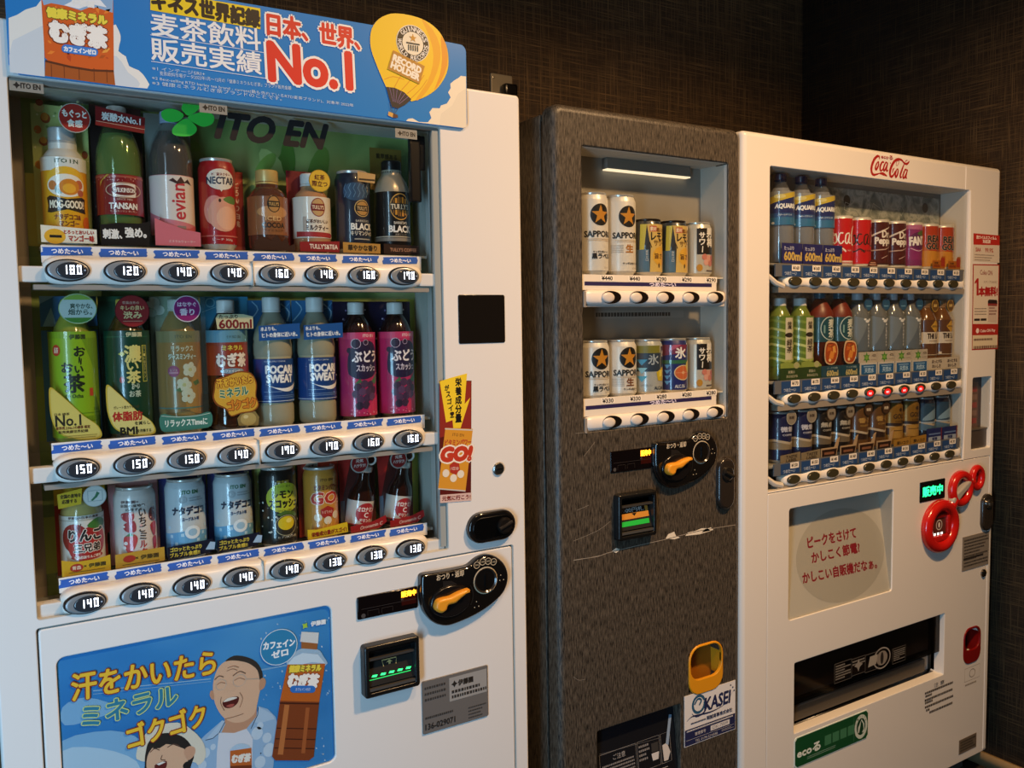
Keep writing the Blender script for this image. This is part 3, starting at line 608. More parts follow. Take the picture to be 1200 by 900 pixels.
    for p in ([(300, 500), (360, 480), (440, 500)], [(480, 640), (560, 560), (600, 500)], [(420, 575), (470, 520), (500, 480)], [(460, 600), (530, 540), (580, 470)], [(370, 555), (400, 500), (420, 470)]): D.pl(smooth(C3(p), 3, False), .0012, 'd89018')
    D.pp(C3([(312, 552), (372, 558), (440, 590), (490, 640), (450, 675), (395, 705), (352, 692), (335, 640)]), '1c1a22')
    for a in ((335, 556), (362, 562), (390, 570), (420, 585), (446, 600), (470, 620)): D.pl(C3([a, (a[0]*.3+375*.7, a[1]*.25+690*.75)]), .0007, '8a6aa0')
    for a in ((335, 660), (352, 692), (395, 705), (375, 700)): D.pl(C3([a, (a[0]*.4+358*.6, 740)]), .0006, '3a2a20')
    D.pp(C3([(330, 725), (362, 738), (358, 768), (325, 752)]), 'd8a850'); D.pp(C3([(362, 738), (392, 750), (394, 770), (358, 770)]), '5a3018')
    c = C3([(500, 248)])[0]; a = at(*c, Y); ru = (at(c[0]+18.5, c[1], Y)[0]-at(c[0]-18.5, c[1], Y)[0])/2; rv = (at(c[0], c[1]-20.5, Y)[1]-at(c[0], c[1]+20.5, Y)[1])/2
    D.ell(a[0], a[1], ru*1.05, rv*1.05, 'e9e0c8'); D.ell(a[0], a[1], ru, rv, '14110e'); D.ell(a[0], a[1], ru*.66, rv*.66, 'f0e6cc')
    D.arc('GUINNESS', a[0], a[1], ru*.83, rv*.83, PI*.78, PI*.12, ru*.26, 'f4efe4', bold=.0002); D.arc('WORLD RECORDS', a[0], a[1], ru*.83, rv*.83, PI*.98, PI*1.97, ru*.24, 'f4efe4', flip=True, bold=.0002)
    D.star(a[0], a[1]+rv*.3, ru*.25, 'c9922e'); D.rect(a[0]-ru*.42, a[1]-rv*.05, a[0]+ru*.42, a[1]+rv*.03, '14110e')
    for k in range(5): u = a[0]+ru*(-.28+.14*k); D.rect(u-ru*.035, a[1]-rv*.42, u+ru*.035, a[1]-rv*.1, '14110e')
    D.pp(C3([(360, 295), (582, 408), (545, 535), (320, 428)]), 'b9862c'); D.pt('RECORD', *C3([(362, 345)])[0], *C3([(556, 440)])[0], 7.5, 'f6efdc', bold=.001); D.pt('HOLDER', *C3([(348, 395)])[0], *C3([(543, 490)])[0], 7.5, 'f6efdc', bold=.001)
    tag(mb.obj('advertising_banner', flat=True), 'blue printed banner with a yellow balloon fixed along the top of the left white machine', 'banner')
banner()
# ------------------------------------------------------------------ dark machine in the middle
VINYL = weave('ribbed_vinyl', '1f1c18', '655b4e', 400, 55, .35, .36, .68, False, .42)
LINER = M('cdc4b6', .5)
m2 = thing('vending_machine', 'narrow dark ribbed vending machine selling beer and sour cans between two white machines', 'vending machine', (1.307, 0, 0))
def P2(mb, name, parent=None, **k):
    o = mb.obj(name, parent or m2, **k)
    if parent is None: o.location = (-1.307, 0, 0)
    return o
mb = MB().plate((1.049, 1.565, .03, 1.815, .006), [(1.075, 1.56, 1.12, 1.79, .004)], .048, .13, VINYL, .002, .001); mb.box(1.049, 1.565, .13, .72, .03, 1.815, VINYL); mb.box(1.053, 1.56, .04, .05, .05, 1.1, BLACK); mb.box(1.051, 1.072, .03, .05, 1.1, 1.8, BLACK)
P2(mb, 'cabinet')
P2(MB().plate((1.047, 1.567, .05, 1.829, .022), [(1.1165, 1.525, 1.177, 1.752, .006), (1.143, 1.379, .36, .541, .004), (1.408, 1.5065, .556, .659, .03)], 0, .036, VINYL, .016, .0025, 5), 'door')
def liner(x0, x1, z0, z1, X0, X1, Z0, Z1, ya, yb, mat, back):
    mb = MB(); a = [(x0, ya, z0), (x1, ya, z0), (x1, ya, z1), (x0, ya, z1)]; b = [(X0, yb, Z0), (X1, yb, Z0), (X1, yb, Z1), (X0, yb, Z1)]
    mb.add(a+b, [[0, 1, 5, 4], [1, 2, 6, 5], [2, 3, 7, 6], [3, 0, 4, 7]], mat); mb.add(b, [[0, 1, 2, 3]], back); return mb
P2(liner(1.1175, 1.5242, 1.178, 1.751, 1.1175, 1.5242, 1.178, 1.751, .0035, .086, LINER, M('8f897f', .45)), 'display_liner', ang=20)
P2(MB().box(1.235, 1.475, .068, .0855, 1.727, 1.7505, M('7b746a', .5)).box(1.235, 1.475, .0675, .084, 1.7245, 1.7272, M('ffe6bd', .4, 0, 1.1)), 'display_lamp')
for z0, z1 in ((1.468, 1.752), (1.21, 1.434)): P2(MB().box(1.118, 1.5238, .0115, .0128, z0, z1, GLASS), 'window_pane')
D = None
for r, (zc, sz, s0, s1, pr) in enumerate(((1.4512, 1.4985, 1.466, 1.4975, ('¥440', '¥440', '¥290', '¥290', '¥290')), (1.1932, 1.2398, 1.208, 1.2445, ('¥330', '¥330', '¥280', '¥280', '¥280')))):
    rl = rail(MB(), 1.1195, 1.523, zc, .017, .0155, .016, M('e9e2da', .3)); rl.box(1.118, 1.124, .0, .034, zc-.02, zc+.012, M('8f8b86', .3)); rl.box(1.122, 1.522, .008, .034, zc-.019, zc-.013, M('bdb5ac', .4))
    ro = P2(rl, 'button_rail')
    for i in range(5):
        b = MB(); b.dome(0, 0, .0265, .0135, .004, -.0025, M('15110e', .2), 32, 3, .9); b.dome(-.0095, -.0005, .0165, .0108, -.002, -.006, M('d3cbc2', .35), 28, 4, .3)
        P2(b, 'select_button', ro).location = (1.1888+.074*i, 0, zc)
    st = MB().box(1.119, 1.495, .006, .0105, s0, s1, M('e6dccb', .4)); D = flat(st, .006)
    D.rect(1.125, s1-.0225, 1.48, s1-.0145, '2a2350'); D.text('つめた〜い', 1.335, s1-.0185, .075, .0085, 'ded8ee', bold=.0005)
    for i in range(5): D.rect(1.183+.0738*i-.018, s1-.013, 1.183+.0738*i+.018, s1-.001, 'efe6d6'); D.text(pr[i], 1.183+.0738*i, s1-.007, .028, .0085, '2a2420', bold=.0004)
    P2(st, 'price_strip'); P2(MB().box(1.12, 1.5235, .0135, .0855, sz-.0045, sz-.0008, M('cfc6b8', .4)), 'shelf')
mb = MB(); D = flat(mb, .0855); D.rect(1.21, 1.408, 1.47, 1.425, '9a948a'); fine_print(D, 1.215, 1.411, 1.46, 1.422, 1, '3a352f', .8, 2); P2(mb, 'printed_notice', flat=True)
o = amount_display(m2, 1.183, 1.2955, 1.086, 1.1315); o.location = (-1.307, 0, 0)
o = coin_mechanism(m2, .559, .1915, M('c9bda6', .4)); o.location = (-1.307, 0, 0)
o = bill_acceptor(m2, 1.191, 1.296, .943, 1.041, 'strip'); o.location = (-1.307, 0, 0)
mb = MB().prism(pill(1.488, 1.54, .968, 1.088), -.012, .004, M('2a241f', .2, coat=.5), .007); lk = P2(mb, 'lock_cover')
mb = MB().lathe([(.017, 0), (.017, .003), (.014, .005), (0, .005)], M('4a4540', .2, .8), 24, (1.513, -.012, 1.052), 'y').tube([(1.5, -.0185, 1.058), (1.526, -.0185, 1.045)], .004, M('5a544c', .2, .8)); P2(mb, 'lock_handle', lk).location = (0, 0, 0)
# torn film along the seam, scuffs
def bit(name, fn):
    mb = MB(); fn(flat(mb, 0)); P2(mb, name, flat=True)
SCUFF = '8a8072'
bit('torn_film_seam', lambda D: D.pl(smooth([(672, 656.5), (700, 652), (712, 648), (740, 641), (780, 632), (820, 622), (862, 615)], 3, False), [.0016, .0016, .001, .002]+[.0013]*15, 'a09484'))
for p in ([(780, 631), (783, 626), (790, 623), (792, 628), (797, 630), (790, 632)], [(803, 628), (806, 624), (815, 622), (822, 619), (829, 619), (833, 622), (820, 626)], [(822, 624), (826, 620), (833, 618), (836, 621)], [(717, 646), (722, 642), (727, 644), (722, 648)]): bit('film_tear', lambda D: D.pp(p, 'e8ddc8'))
for p in ([(676, 598), (690, 592)], [(684, 535), (697, 518)], [(672, 634), (700, 622), (715, 611)], [(672, 793), (678, 797), (686, 796)], [(674, 508), (684, 507)]): bit('scuff_mark', lambda D: D.pl(smooth(p, 3, False), .0009, SCUFF))
# coin return cup
YEL = M('e0961c', .28); mb = MB().plate((1.403, 1.511, .549, .665, .034), [(1.4085, 1.5055, .584, .6595, .028)], -.003, .004, YEL, .003, .0015)
mb.add([(1.406, .001, .585), (1.508, .001, .585), (1.508, .034, .665), (1.406, .034, .665), (1.406, .03, .555), (1.508, .03, .555)], [[4, 5, 3, 2] if 0 else [4, 5, 2, 3]], M('9a5e16', .35)); mb.box(1.404, 1.4085, 0, .034, .56, .65, YEL).box(1.5055, 1.51, 0, .034, .56, .65, YEL)
P2(mb, 'coin_return_cup')
# delivery flap
mb = MB().add([(1.143, .006, .36), (1.379, .006, .36), (1.379, .026, .541), (1.143, .026, .541)], [[0, 1, 2, 3]], M('15171c', .18)); D = Dec(mb, lambda u, v, h: (u, .006+.02*(v-.36)/.181-h-.0004, v))
D.line([(1.143, .402), (1.35, .4)], .0014, 'b5afa8'); D.line([(1.162, .478), (1.33, .468)], .0008, '6a6866')
for x0, x1 in ((1.162, 1.262), (1.266, 1.33), (1.334, 1.362)): D.line([(x0, .41), (x1, .41), (x1, .475), (x0, .475), (x0, .41)], .001, '8f8b88')
D.text('ご注意', 1.215, .462, .034, .012, 'a8a4a0'); fine_print(D, 1.168, .415, 1.255, .452, 5, '8a8683', .5, 3); fine_print(D, 1.27, .43, 1.3, .468, 4, '8a8683', .5, 6); D.poly([(1.305, .44), (1.327, .44), (1.324, .424), (1.308, .424)], 'd0ccc8'); D.rect(1.306, .442, 1.326, .462, '3a3836')
D.poly([(1.338, .45), (1.352, .452), (1.36, .43), (1.352, .414), (1.34, .414)], 'cfc9c2'); D.poly([(1.348, .45), (1.364, .512), (1.372, .51), (1.356, .446)], '8ea2b8'); fine_print(D, 1.17, .388, 1.26, .398, 1, '8a8683', .6, 9)
P2(mb, 'delivery_flap', flat=True)
# company sticker
mb = MB().box(1.39, 1.552, -.0012, .003, .436, .555, M('e6e2de', .35)); D = flat(mb, -.0012); NAVY = '23284e'
D.rect(1.391, .4375, 1.551, .4755, NAVY); X = lambda u, v: (1.39+u*.162, .436+v*.119)
D.line(smooth([X(.04, .5), X(.14, .56), X(.3, .545), X(.55, .53), X(.8, .6), X(.95, .8)], 4, False), [.0008, .001, .0014, .002, .0028, .0036, .004, .004, .004, .004, .0038, .0036, .003, .0026, .002, .0016, .0012, .001, .0008, .0006, .0004], NAVY)
D.ring(*X(.27, .765), .0215, .0225, .0062, '2c5876', 24, PI*.1, PI*2.05); D.line(smooth([X(.39, .82), X(.42, .68), X(.36, .56), X(.22, .53), X(.14, .62)], 3, False), [.006, .0058, .0056, .0054, .005, .0046, .0042, .0036, .003, .0026, .002, .0014, .001], NAVY); D.line(smooth([X(.19, .78), X(.25, .87), X(.32, .83), X(.28, .74)], 3, False), .0045, '2c5876')
D.text('KASEI', *X(.64, .71), .084, .03, NAVY, bold=.0013, it=.12); [D.ell(*X(a, b), .0022, .0022, NAVY, 8) for a, b in ((.9, .93), (.945, .875), (.97, .8))]
D.text('岡誠商事株式会社', *X(.68, .43), .082, .0095, NAVY, bold=.0003); fine_print(D, *X(.12, .4), *X(.4, .45), 1, NAVY, .6, 3); fine_print(D, *X(.04, .275), *X(.95, .315), 1, 'd8d4d0', .7, 4)
D.rect(*X(.5, .15), *X(.88, .25), 'dcd8d4'); D.text('OK-7009', *X(.69, .2), .05, .0078, '6a6668'); D.text('管理番号', *X(.3, .2), .034, .008, 'dcd8d4'); D.line([X(.03, .12), X(.97, .12)], .0007, 'c8c4c0'); D.text('TEL 0178-22-6588', *X(.42, .06), .07, .0058, 'c8c4c0'); fine_print(D, *X(.72, .05), *X(.96, .1), 2, 'a8a4a4', .5, 5)
P2(mb, 'company_sticker', flat=True)
# ------------------------------------------------------------------ white machine on the right
CREAM = M('e6e0d6', .3); REDP = M('c4150f', .22, coat=.5)
m3 = thing('vending_machine', 'white drinks machine with red script lettering and red coin rings beside the right wall', 'vending machine', (2.11, 0, 0))
def P3(mb, name, parent=None, **k):
    o = mb.obj(name, parent or m3, **k)
    if parent is None: o.location = (-2.11, 0, 0)
    return o
mb = MB().plate((1.576, 2.643, .07, 1.818, .006), [(1.62, 2.6, .95, 1.79, .004)], .05, .13, CREAM, .002, .001); mb.box(1.576, 2.643, .13, .72, .07, 1.818, CREAM); mb.box(1.6, 2.62, .06, .7, .0, .07, M('55504a', .5)); P3(mb, 'cabinet')
P3(MB().plate((1.572, 2.648, .068, 1.831, .012), [(1.662, 2.4835, .99, 1.7565, .004), (1.6605, 2.6225, .078, .9855, .004), (2.522, 2.6215, 1.011, 1.222, .006)], 0, .05, CREAM, .013, .002, 4), 'door_frame')
P3(MB().plate((1.6615, 2.6215, .079, .9845, .004), [(1.738, 2.154, .6595, .9385, .008), (1.7615, 2.4065, .3655, .5465, .004), (2.508, 2.592, .372, .474, .028)], .0006, .04, CREAM, .0018, .002), 'lower_panel')
ICE = mottled('ice_print', ['4a5658', '78817e', 'a5aaa5', '5c6a70'], 22, 4, .45, (1, 1, 1), 1.2)
P3(liner(1.6635, 2.4822, .991, 1.756, 1.6635, 2.4822, .991, 1.756, .0035, .0845, M('ddd5c9', .5), M('7d7870', .5)), 'display_liner', ang=20)
mb = MB().box(1.90, 2.47, .081, .0835, 1.53, 1.742, ICE); D = flat(mb, .081)
for x in (2.05, 2.40): D.ell(x, 1.712, .014, .014, '2a2a28')
R = random.Random(8)
for i in range(36):
    u, v, l, a = R.uniform(1.94, 2.43), R.uniform(1.56, 1.70), R.uniform(.012, .03), R.uniform(0, 3)
    D.line([(u+l*math.cos(a+k*PI/2), v+l*math.sin(a+k*PI/2)) for k in range(5)], .0012, R.choice(['b9bfba', '525e60', '8d9894']))
P3(mb, 'ice_print'); mb = MB().box(1.67, 2.475, .081, .0835, 1.0, 1.5, ICE); P3(mb, 'ice_print')
P3(MB().box(1.664, 2.4818, .0065, .0078, .992, 1.755, GLASS), 'window_pane')
# seam beads
P3(MB().tube([(2.4635, -.0004, 1.822), (2.4635, -.0004, 1.757)], .0012, CREAM, 6).tube([(2.487, -.0002, 1.756), (2.4905, -.0004, 1.6), (2.489, -.0004, 1.3), (2.483, -.0004, 1.1), (2.478, -.0004, .987)], .0028, CREAM, 6), 'seam_bead')
PR3 = (('¥160', '¥160', '¥160', '¥130', '¥130', '¥130', '¥130', '¥130', '¥130', '¥130'), ('¥170', '¥170', '¥160', '¥160', '¥130', '¥130', '¥130', '¥130', '¥170', '¥170'), ('¥150', '¥150', '¥140', '¥140', '¥140', '¥140', '¥130', '¥130', '¥130', '¥130'))
for r, (zc, sz, s0, s1) in enumerate(((1.4913, 1.5345, 1.502, 1.5315), (1.2074, 1.2518, 1.222, 1.2535), (1.0097, 1.0477, 1.024, 1.053))):
    rl = rail(MB(), 1.72, 2.478, zc, .0175, .0185, .0185, M('efe8dc', .3), .0735, 1.7537, .3); rl.box(1.70, 2.478, .006, .028, zc-.027, zc-.0125, M('8a8276', .4)); rl.tube([(1.665, .01, zc+.012), (1.69, .008, zc-.004), (1.72, .01, zc-.012)], .007, M('d8d0c2', .35))
    ro = P3(rl, 'button_rail')
    for i in range(10):
        b = MB(); sold = r == 1 and 4 <= i <= 7
        b.dome(0, 0, .0225, .0115, .005, -.0025, M('3a3624', .22), 28, 3, .85)
        if sold:
            b.dome(-.004, -.0025, .0145, .0085, -.0018, -.0034, M('d01a14', .3, 0, .8), 24, 3, .6); D = flat(b, -.0034); D.text('売切', -.006, -.003, .012, .006, M('ffd0d8', .5, 0, 2))
        P3(b, 'select_button', ro).location = (1.7537+.0735*i, 0, zc)
    st = MB().box(1.685, 2.465, .0025, .006, s0, s1, M('5d6064', .35)); D = flat(st, .0025)
    for i in range(10):
        u = 1.742+.0745*i; D.rect(u-.034, s0+.001, u+.034, s1-.0025, '22426f'); D.text('つめた〜い', u-.004, s0+.008, .044, .009, 'aeb9c6', bold=.0002); D.rect(u+.0, s1-.0155, u+.031, s1-.001, 'ece4d4'); D.text(PR3[r][i], u+.0155, s1-.0082, .022, .0085, '2a2622', bold=.0004)
    P3(st, 'price_strip'); P3(MB().box(1.665, 2.4805, .0085, .0805, sz-.005, sz-.001, M('8d877c', .4)), 'shelf')
# script lettering
mb = MB(); D = flat(mb, 0); CC = 'a8201a'
def stroke(p, w0, w1, cl=False):
    q = smooth(crop(1010, 170, 17.143, p), 5, cl); n = len(q)
    if cl: q.append(q[0]); n += 1
    D.pl(q, [w0+(w1-w0)*math.sin(PI*i/(n-1)) for i in range(n)], CC)
stroke([(345, 285), (352, 240), (318, 222), (262, 268), (212, 370), (190, 470), (200, 560), (240, 597), (290, 588), (350, 570)], .0025, .0085); stroke([(345, 570), (400, 572), (450, 590), (505, 622)], .002, .0075); D.pe(1010+435/17.143, 170+600/17.143, 1.2, .9, CC)
stroke([(325, 335), (290, 385), (270, 455), (284, 492), (318, 440), (336, 370)], .0035, .006, True); stroke([(440, 360), (425, 338), (395, 360), (366, 430), (366, 495), (390, 515), (425, 470)], .003, .0062)
stroke([(512, 365), (480, 350), (448, 410), (432, 480), (446, 515), (480, 460), (520, 352)], .003, .006); stroke([(520, 352), (498, 440), (490, 500), (505, 520), (525, 500)], .003, .006); D.pe(1010+572/17.143, 170+362/17.143, .6, .7, CC)
stroke([(690, 420), (690, 360), (715, 310), (742, 330), (730, 380), (700, 420)], .0014, .002); stroke([(850, 365), (800, 305), (725, 283), (655, 325), (598, 415), (562, 530), (568, 612), (598, 634), (640, 590), (668, 520)], .003, .0085); stroke([(800, 305), (850, 362), (895, 380), (930, 355), (948, 322)], .003, .006); stroke([(865, 345), (885, 315), (915, 305)], .0014, .002)
stroke([(650, 460), (622, 500), (612, 560)], .002, .004); stroke([(715, 478), (688, 515), (668, 590), (682, 640), (712, 590), (726, 520)], .0035, .006, True); stroke([(845, 385), (812, 470), (772, 590), (772, 645), (800, 640)], .003, .0066)
stroke([(905, 505), (872, 492), (840, 555), (822, 630), (842, 662), (878, 600), (916, 492)], .003, .006); stroke([(916, 492), (888, 590), (880, 650), (900, 660)], .003, .006)
D.pt('ecoる', 1010+385/17.143, 170+228/17.143, 1010+620/17.143, 170+258/17.143, 4.6, CC, bold=.0003); P3(mb, 'script_lettering', flat=True)
# advert window: a sheet leaning inside a recess
tilt = lambda v: .048-.042*(.938-v)/.278
mb = MB().add([(1.735, tilt(.66), .66), (2.157, tilt(.66), .66), (2.157, tilt(.938), .938), (1.735, tilt(.938), .938)], [[0, 1, 2, 3]], M('d5cdc0', .5)); D = Dec(mb, lambda u, v, h: (u, tilt(v)-h, v)); D.Y = .026
a = at(986, 650, .026); D.ell(a[0], a[1], .178, .119, M('c2baac', .5), 40)
for t, x0, y0, x1, y1, h in (('ピークをさけて', 948.5, 637, 1005, 624.5, 12), ('かしこく節電?', 951, 654, 1007, 641, 12), ('かしこい自販機だなぁ。', 938, 677, 1024, 659, 12)): D.pt(t, x0, y0, x1, y1, h, '9a2430', bold=.0011, res=2)
P3(mb, 'advert_sheet', flat=True); mb = MB().plate((1.7365, 2.1555, .658, .94, .008), [(1.739, 2.153, .661, .9375, .007)], .004, .05, M('bdb5a8', .45), .0005, .0005); P3(mb, 'advert_surround'); P3(MB().box(1.739, 2.153, .003, .0042, .661, .9375, GLASS), 'advert_cover')
# delivery opening
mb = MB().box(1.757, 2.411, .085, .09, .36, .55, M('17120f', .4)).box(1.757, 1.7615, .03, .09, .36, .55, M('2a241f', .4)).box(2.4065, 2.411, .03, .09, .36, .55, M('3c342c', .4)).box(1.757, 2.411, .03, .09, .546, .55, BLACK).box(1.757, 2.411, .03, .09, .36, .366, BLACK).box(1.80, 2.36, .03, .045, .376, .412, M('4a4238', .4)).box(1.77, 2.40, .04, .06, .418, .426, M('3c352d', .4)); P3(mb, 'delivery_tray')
mb = MB().box(1.763, 2.405, .014, .018, .43, .545, SMOKE); D = flat(mb, .014); w = '9a9288'; D.Y = .014
a = at(1033.5, 771, .014); D.ring(a[0], a[1], .038, .030, .004, w); D.ell(a[0], a[1], .024, .02, '8a8074'); D.ell(a[0], a[1], .007, .017, '2a2420')
for x0, y0, x1, y1 in ((978, 776, 998, 800), (998, 771, 1014, 792), (1014, 766, 1030, 788), (1046, 759, 1061, 778)):
    q = [at(x, y, .014) for x, y in ((x0, y0+1.5), (x1, y0-3), (x1, y1-5), (x0, y1))]; zz = (q[0][1]+q[1][1])/2; zb = (q[2][1]+q[3][1])/2; D.line([(q[0][0], zz), (q[1][0], zz), (q[1][0], zb), (q[0][0], zb), (q[0][0], zz)], .0014, '6a645c')
    if x0 in (978, 1046): fine_print(D, q[0][0]+.005, zb+.006, q[1][0]-.004, zz-.004, 6, '8e877c', .5, x0)
    elif x0 == 998: fine_print(D, q[0][0]+.004, zz-.02, q[1][0]-.004, zz-.004, 2, '8e877c', .5, x0); D.star((q[0][0]+q[1][0])/2, zb+.024, .018, '8e877c', 4, .45)
    else: D.poly([(q[0][0]+.012, zb+.012), (q[1][0]-.012, zb+.014), (q[1][0]-.006, zb+.04), (q[1][0]-.02, zz-.008), (q[0][0]+.02, zb+.04)], 'a0988a')
P3(mb, 'delivery_flap')
mb = MB().plate((1.7625, 2.057, .274, .3535, .01), [], -.0008, .003, M('d8e4d6', .4), .0006); D = flat(mb, -.0008); D.poly([(x, z) for x, z in [(1.7725, .276), (2.047, .276), (2.055, .284), (2.055, .3435), (2.047, .3515), (1.7725, .3515), (1.7645, .3435), (1.7645, .284)]], '0c4a26')
D.text('ecoる', 1.817, .31, .088, .022, 'dfe8dc', bold=.0012); [D.rect(1.878+.031*i, .302, 1.904+.031*i, .328, '3f7a55') or D.ell(1.891+.031*i, .317, .008, .007, '9fbfa8') or D.rect(1.878+.031*i, .299, 1.904+.031*i, .302, 'c8d6c8') for i in range(4)]
D.ell(2.026, .3135, .027, .033, 'c9d2c2'); D.ell(2.026, .3135, .0185, .023, '0c3a20'); D.poly([(2.013, .3), (2.018, .298), (2.022, .312), (2.026, .33), (2.034, .32), (2.037, .304), (2.03, .296), (2.04, .296), (2.04, .318), (2.028, .334), (2.02, .322), (2.014, .314)], 'c9d2c2'); D.arc('ピークシフト', 2.026, .3135, .0228, .028, PI*.85, PI*.15, .006, '2a4a34'); fine_print(D, 1.81, .285, 1.92, .294, 2, '8fb09a', .4, 4); D.line([(2.0-.004, .28), (2.0-.004, .346)], .0006, '5f9a78')
P3(mb, 'eco_sticker', flat=True)
# display, coin rings
a, b = at(1078, 566.5), at(1107, 581); mb = MB().plate((a[0], b[0], b[1]-.006, a[1]+.002, .003), [], -.001, .004, M('0d100c', .12), .0012); D = flat(mb, -.001); D.text('販売中', (a[0]+b[0])/2, (a[1]+b[1])/2-.002, .094, .027, M('24f08a', .5, 0, 2.6), bold=.0013); P3(mb, 'amount_display')
def ring(x, y, rx, ry, tr):
    c = at(x, y); ru = (at(x+rx, y)[0]-at(x-rx, y)[0])/2; rv = (at(x, y-ry)[1]-at(x, y+ry)[1])/2
    return c[0], c[1], ru-tr, rv-tr, tr
RG = [ring(1099, 616, 19.6, 31, .017), ring(1123.2, 572.2, 12.8, 21.4, .013), ring(1142.4, 559.4, 7.6, 15.3, .010)]
cm = None
mb = MB()
for x, z, ru, rv, tr in RG: mb.tube([(x+ru*math.cos(2*PI*k/40), -.006, z+rv*math.sin(2*PI*k/40)) for k in range(40)], tr, REDP, 12, True)
for (x, z, ru, rv, tr), (X, Z, RU, RV, TR) in ((RG[0], RG[1]), (RG[1], RG[2])):
    d = Vector((X-x, Z-z)).normalized(); mb.tube([(x+d.x*ru, -.004, z+d.y*rv), (X-d.x*RU, -.004, Z-d.y*RV)], .016 if X < 2.5 else .012, REDP, 12)
cm = P3(mb, 'coin_ring_trim')
x, z, ru, rv, tr = RG[0]; mb = MB().dome(x, z, ru, rv, .0004, -.004, M('a8120d', .25), 36, 3, .5); mb.box(x-ru*.62, x+ru*.62, -.009, -.002, z+rv*.38, z+rv*.62, M('7a0d0a', .3), .003).box(x-ru*.66, x+ru*.66, -.013, -.002, z-rv*.72, z-rv*.42, M('c01812', .25), .005).box(x-ru*.6, x+ru*.45, -.006, -.002, z-rv*.4, z+rv*.38, M('5a2a22', .3)).box(x+ru*.45, x+ru*.66, -.014, -.002, z-rv*.45, z+rv*.5, M('b01610', .25), .004)
D = flat(mb, -.006); D.ring(x-.004, z+.004, .015, .015, .003, 'c8c0b0'); D.ell(x-.004, z+.004, .004, .008, 'e8e0d0'); [D.rect(x-.03+.017*k, z-.024, x-.02+.017*k, z-.018, M('f0fff0', .5, 0, 2)) for k in range(3)]; D.rect(x-.034, z-.03, x+.022, z-.0265, '3fae5a'); P3(mb, 'bill_acceptor')
x, z, ru, rv, tr = RG[1]; mb = MB().dome(x, z, ru, rv, .0004, -.002, M('5a1410', .3), 32, 3, .5); c = (x, z)
lv = P3(mb, 'lever_disc'); P = smooth([(x-.052, z-.03), (x-.04, z-.012), (x-.015, z+.0), (x+.02, z+.018), (x+.046, z+.026), (x+.03, z+.002), (x+.0, z-.016), (x-.02, z-.03), (x-.038, z-.042)], 3); P3(MB().prism(P, -.018, -.002, M('aaa398', .3), .005), 'return_lever', lv).location = (0, 0, 0)
x, z, ru, rv, tr = RG[2]; P3(MB().dome(x, z, ru, rv, .0004, -.0015, M('6a1a14', .3), 28, 3, .5).box(x-.004, x+.004, -.003, 0, z-.018, z+.018, BLACK), 'coin_slot')
a, b = at(1148.8, 600), at(1161, 600); zt, zb = at(1155, 578.5)[1], at(1155, 621.3)[1]; lk = P3(MB().prism(pill(a[0], b[0], zb, zt), -.01, .004, M('2b251f', .22, coat=.4), .006), 'lock_cover'); P3(MB().lathe([(.014, 0), (.014, .003), (.01, .006), (0, .006)], RIM, 20, ((a[0]+b[0])/2-.004, -.01, zt-.028), 'y').box((a[0]+b[0])/2-.012, (a[0]+b[0])/2+.006, -.02, -.014, zt-.033, zt-.023, M('6a645c', .2, .8), .002), 'lock_handle', lk).location = (0, 0, 0)
a, b = at(1128, 629.5), at(1158, 660); mb = MB().box(a[0], b[0], -.001, .002, b[1]-.002, a[1]-.001, M('857c70', .4)); D = flat(mb, -.001); fine_print(D, a[0]+.008, b[1]+.006, b[0]-.008, a[1]-.008, 9, '352f29', .5, 3); D.rect(a[0]+.006, b[1]+.03, b[0]-.03, b[1]+.036, '2a2520'); P3(mb, 'information_plate')
a = at(1152, 671.5); P3(MB().lathe([(.012, -.004), (.012, .003), (.009, .006), (0, .0065)], M('7a7268', .2, 1), 20, (a[0], 0, a[1]), 'y'), 'key_lock')
REDC = M('7e100d', .3); mb = MB().plate((2.505, 2.595, .368, .478, .03), [(2.511, 2.589, .408, .472, .026)], -.002, .004, REDC, .002, .0015); mb.add([(2.507, .002, .405), (2.593, .002, .405), (2.593, .045, .48), (2.507, .045, .48), (2.507, .035, .37), (2.593, .035, .37)], [[4, 5, 2, 3]], M('2a0a08', .4)); mb.box(2.505, 2.51, .002, .04, .37, .475, REDC).box(2.59, 2.595, .002, .04, .37, .475, REDC); P3(mb, 'coin_return_cup')
# card window on the right column
mb = MB().box(2.522, 2.6215, .03, .034, 1.011, 1.222, M('3a221c', .3)); D = flat(mb, .03); D.rect(2.528, 1.068, 2.604, 1.205, '6a4a3e')
for k, (u, v, c) in enumerate([(a, b, 0) for b in range(5) for a in range(2)]): D.rect(2.532+.036*u, 1.082+.0235*v, 2.562+.036*u, 1.098+.0235*v, ('a8897a', '8a6a5c', '4a5a5a', '9a3a30')[(k*3) % 4]); D.h -= .00002
D.h += .0002; D.ell(2.545, 1.09, .008, .009, '2a2624'); D.ell(2.573, 1.09, .008, .009, '8e2a22'); cd = P3(mb, 'card_reader', flat=True); P3(MB().box(2.524, 2.62, .01, .03, 1.013, 1.066, M('4a4038', .35), .002).box(2.524, 2.62, .008, .03, 1.066, 1.07, M('6a5f52', .3)), 'reader_pad', cd).location = (0, 0, 0); P3(MB().box(2.5225, 2.621, .004, .0055, 1.0715, 1.2215, GLASS), 'reader_cover', cd).location = (0, 0, 0)
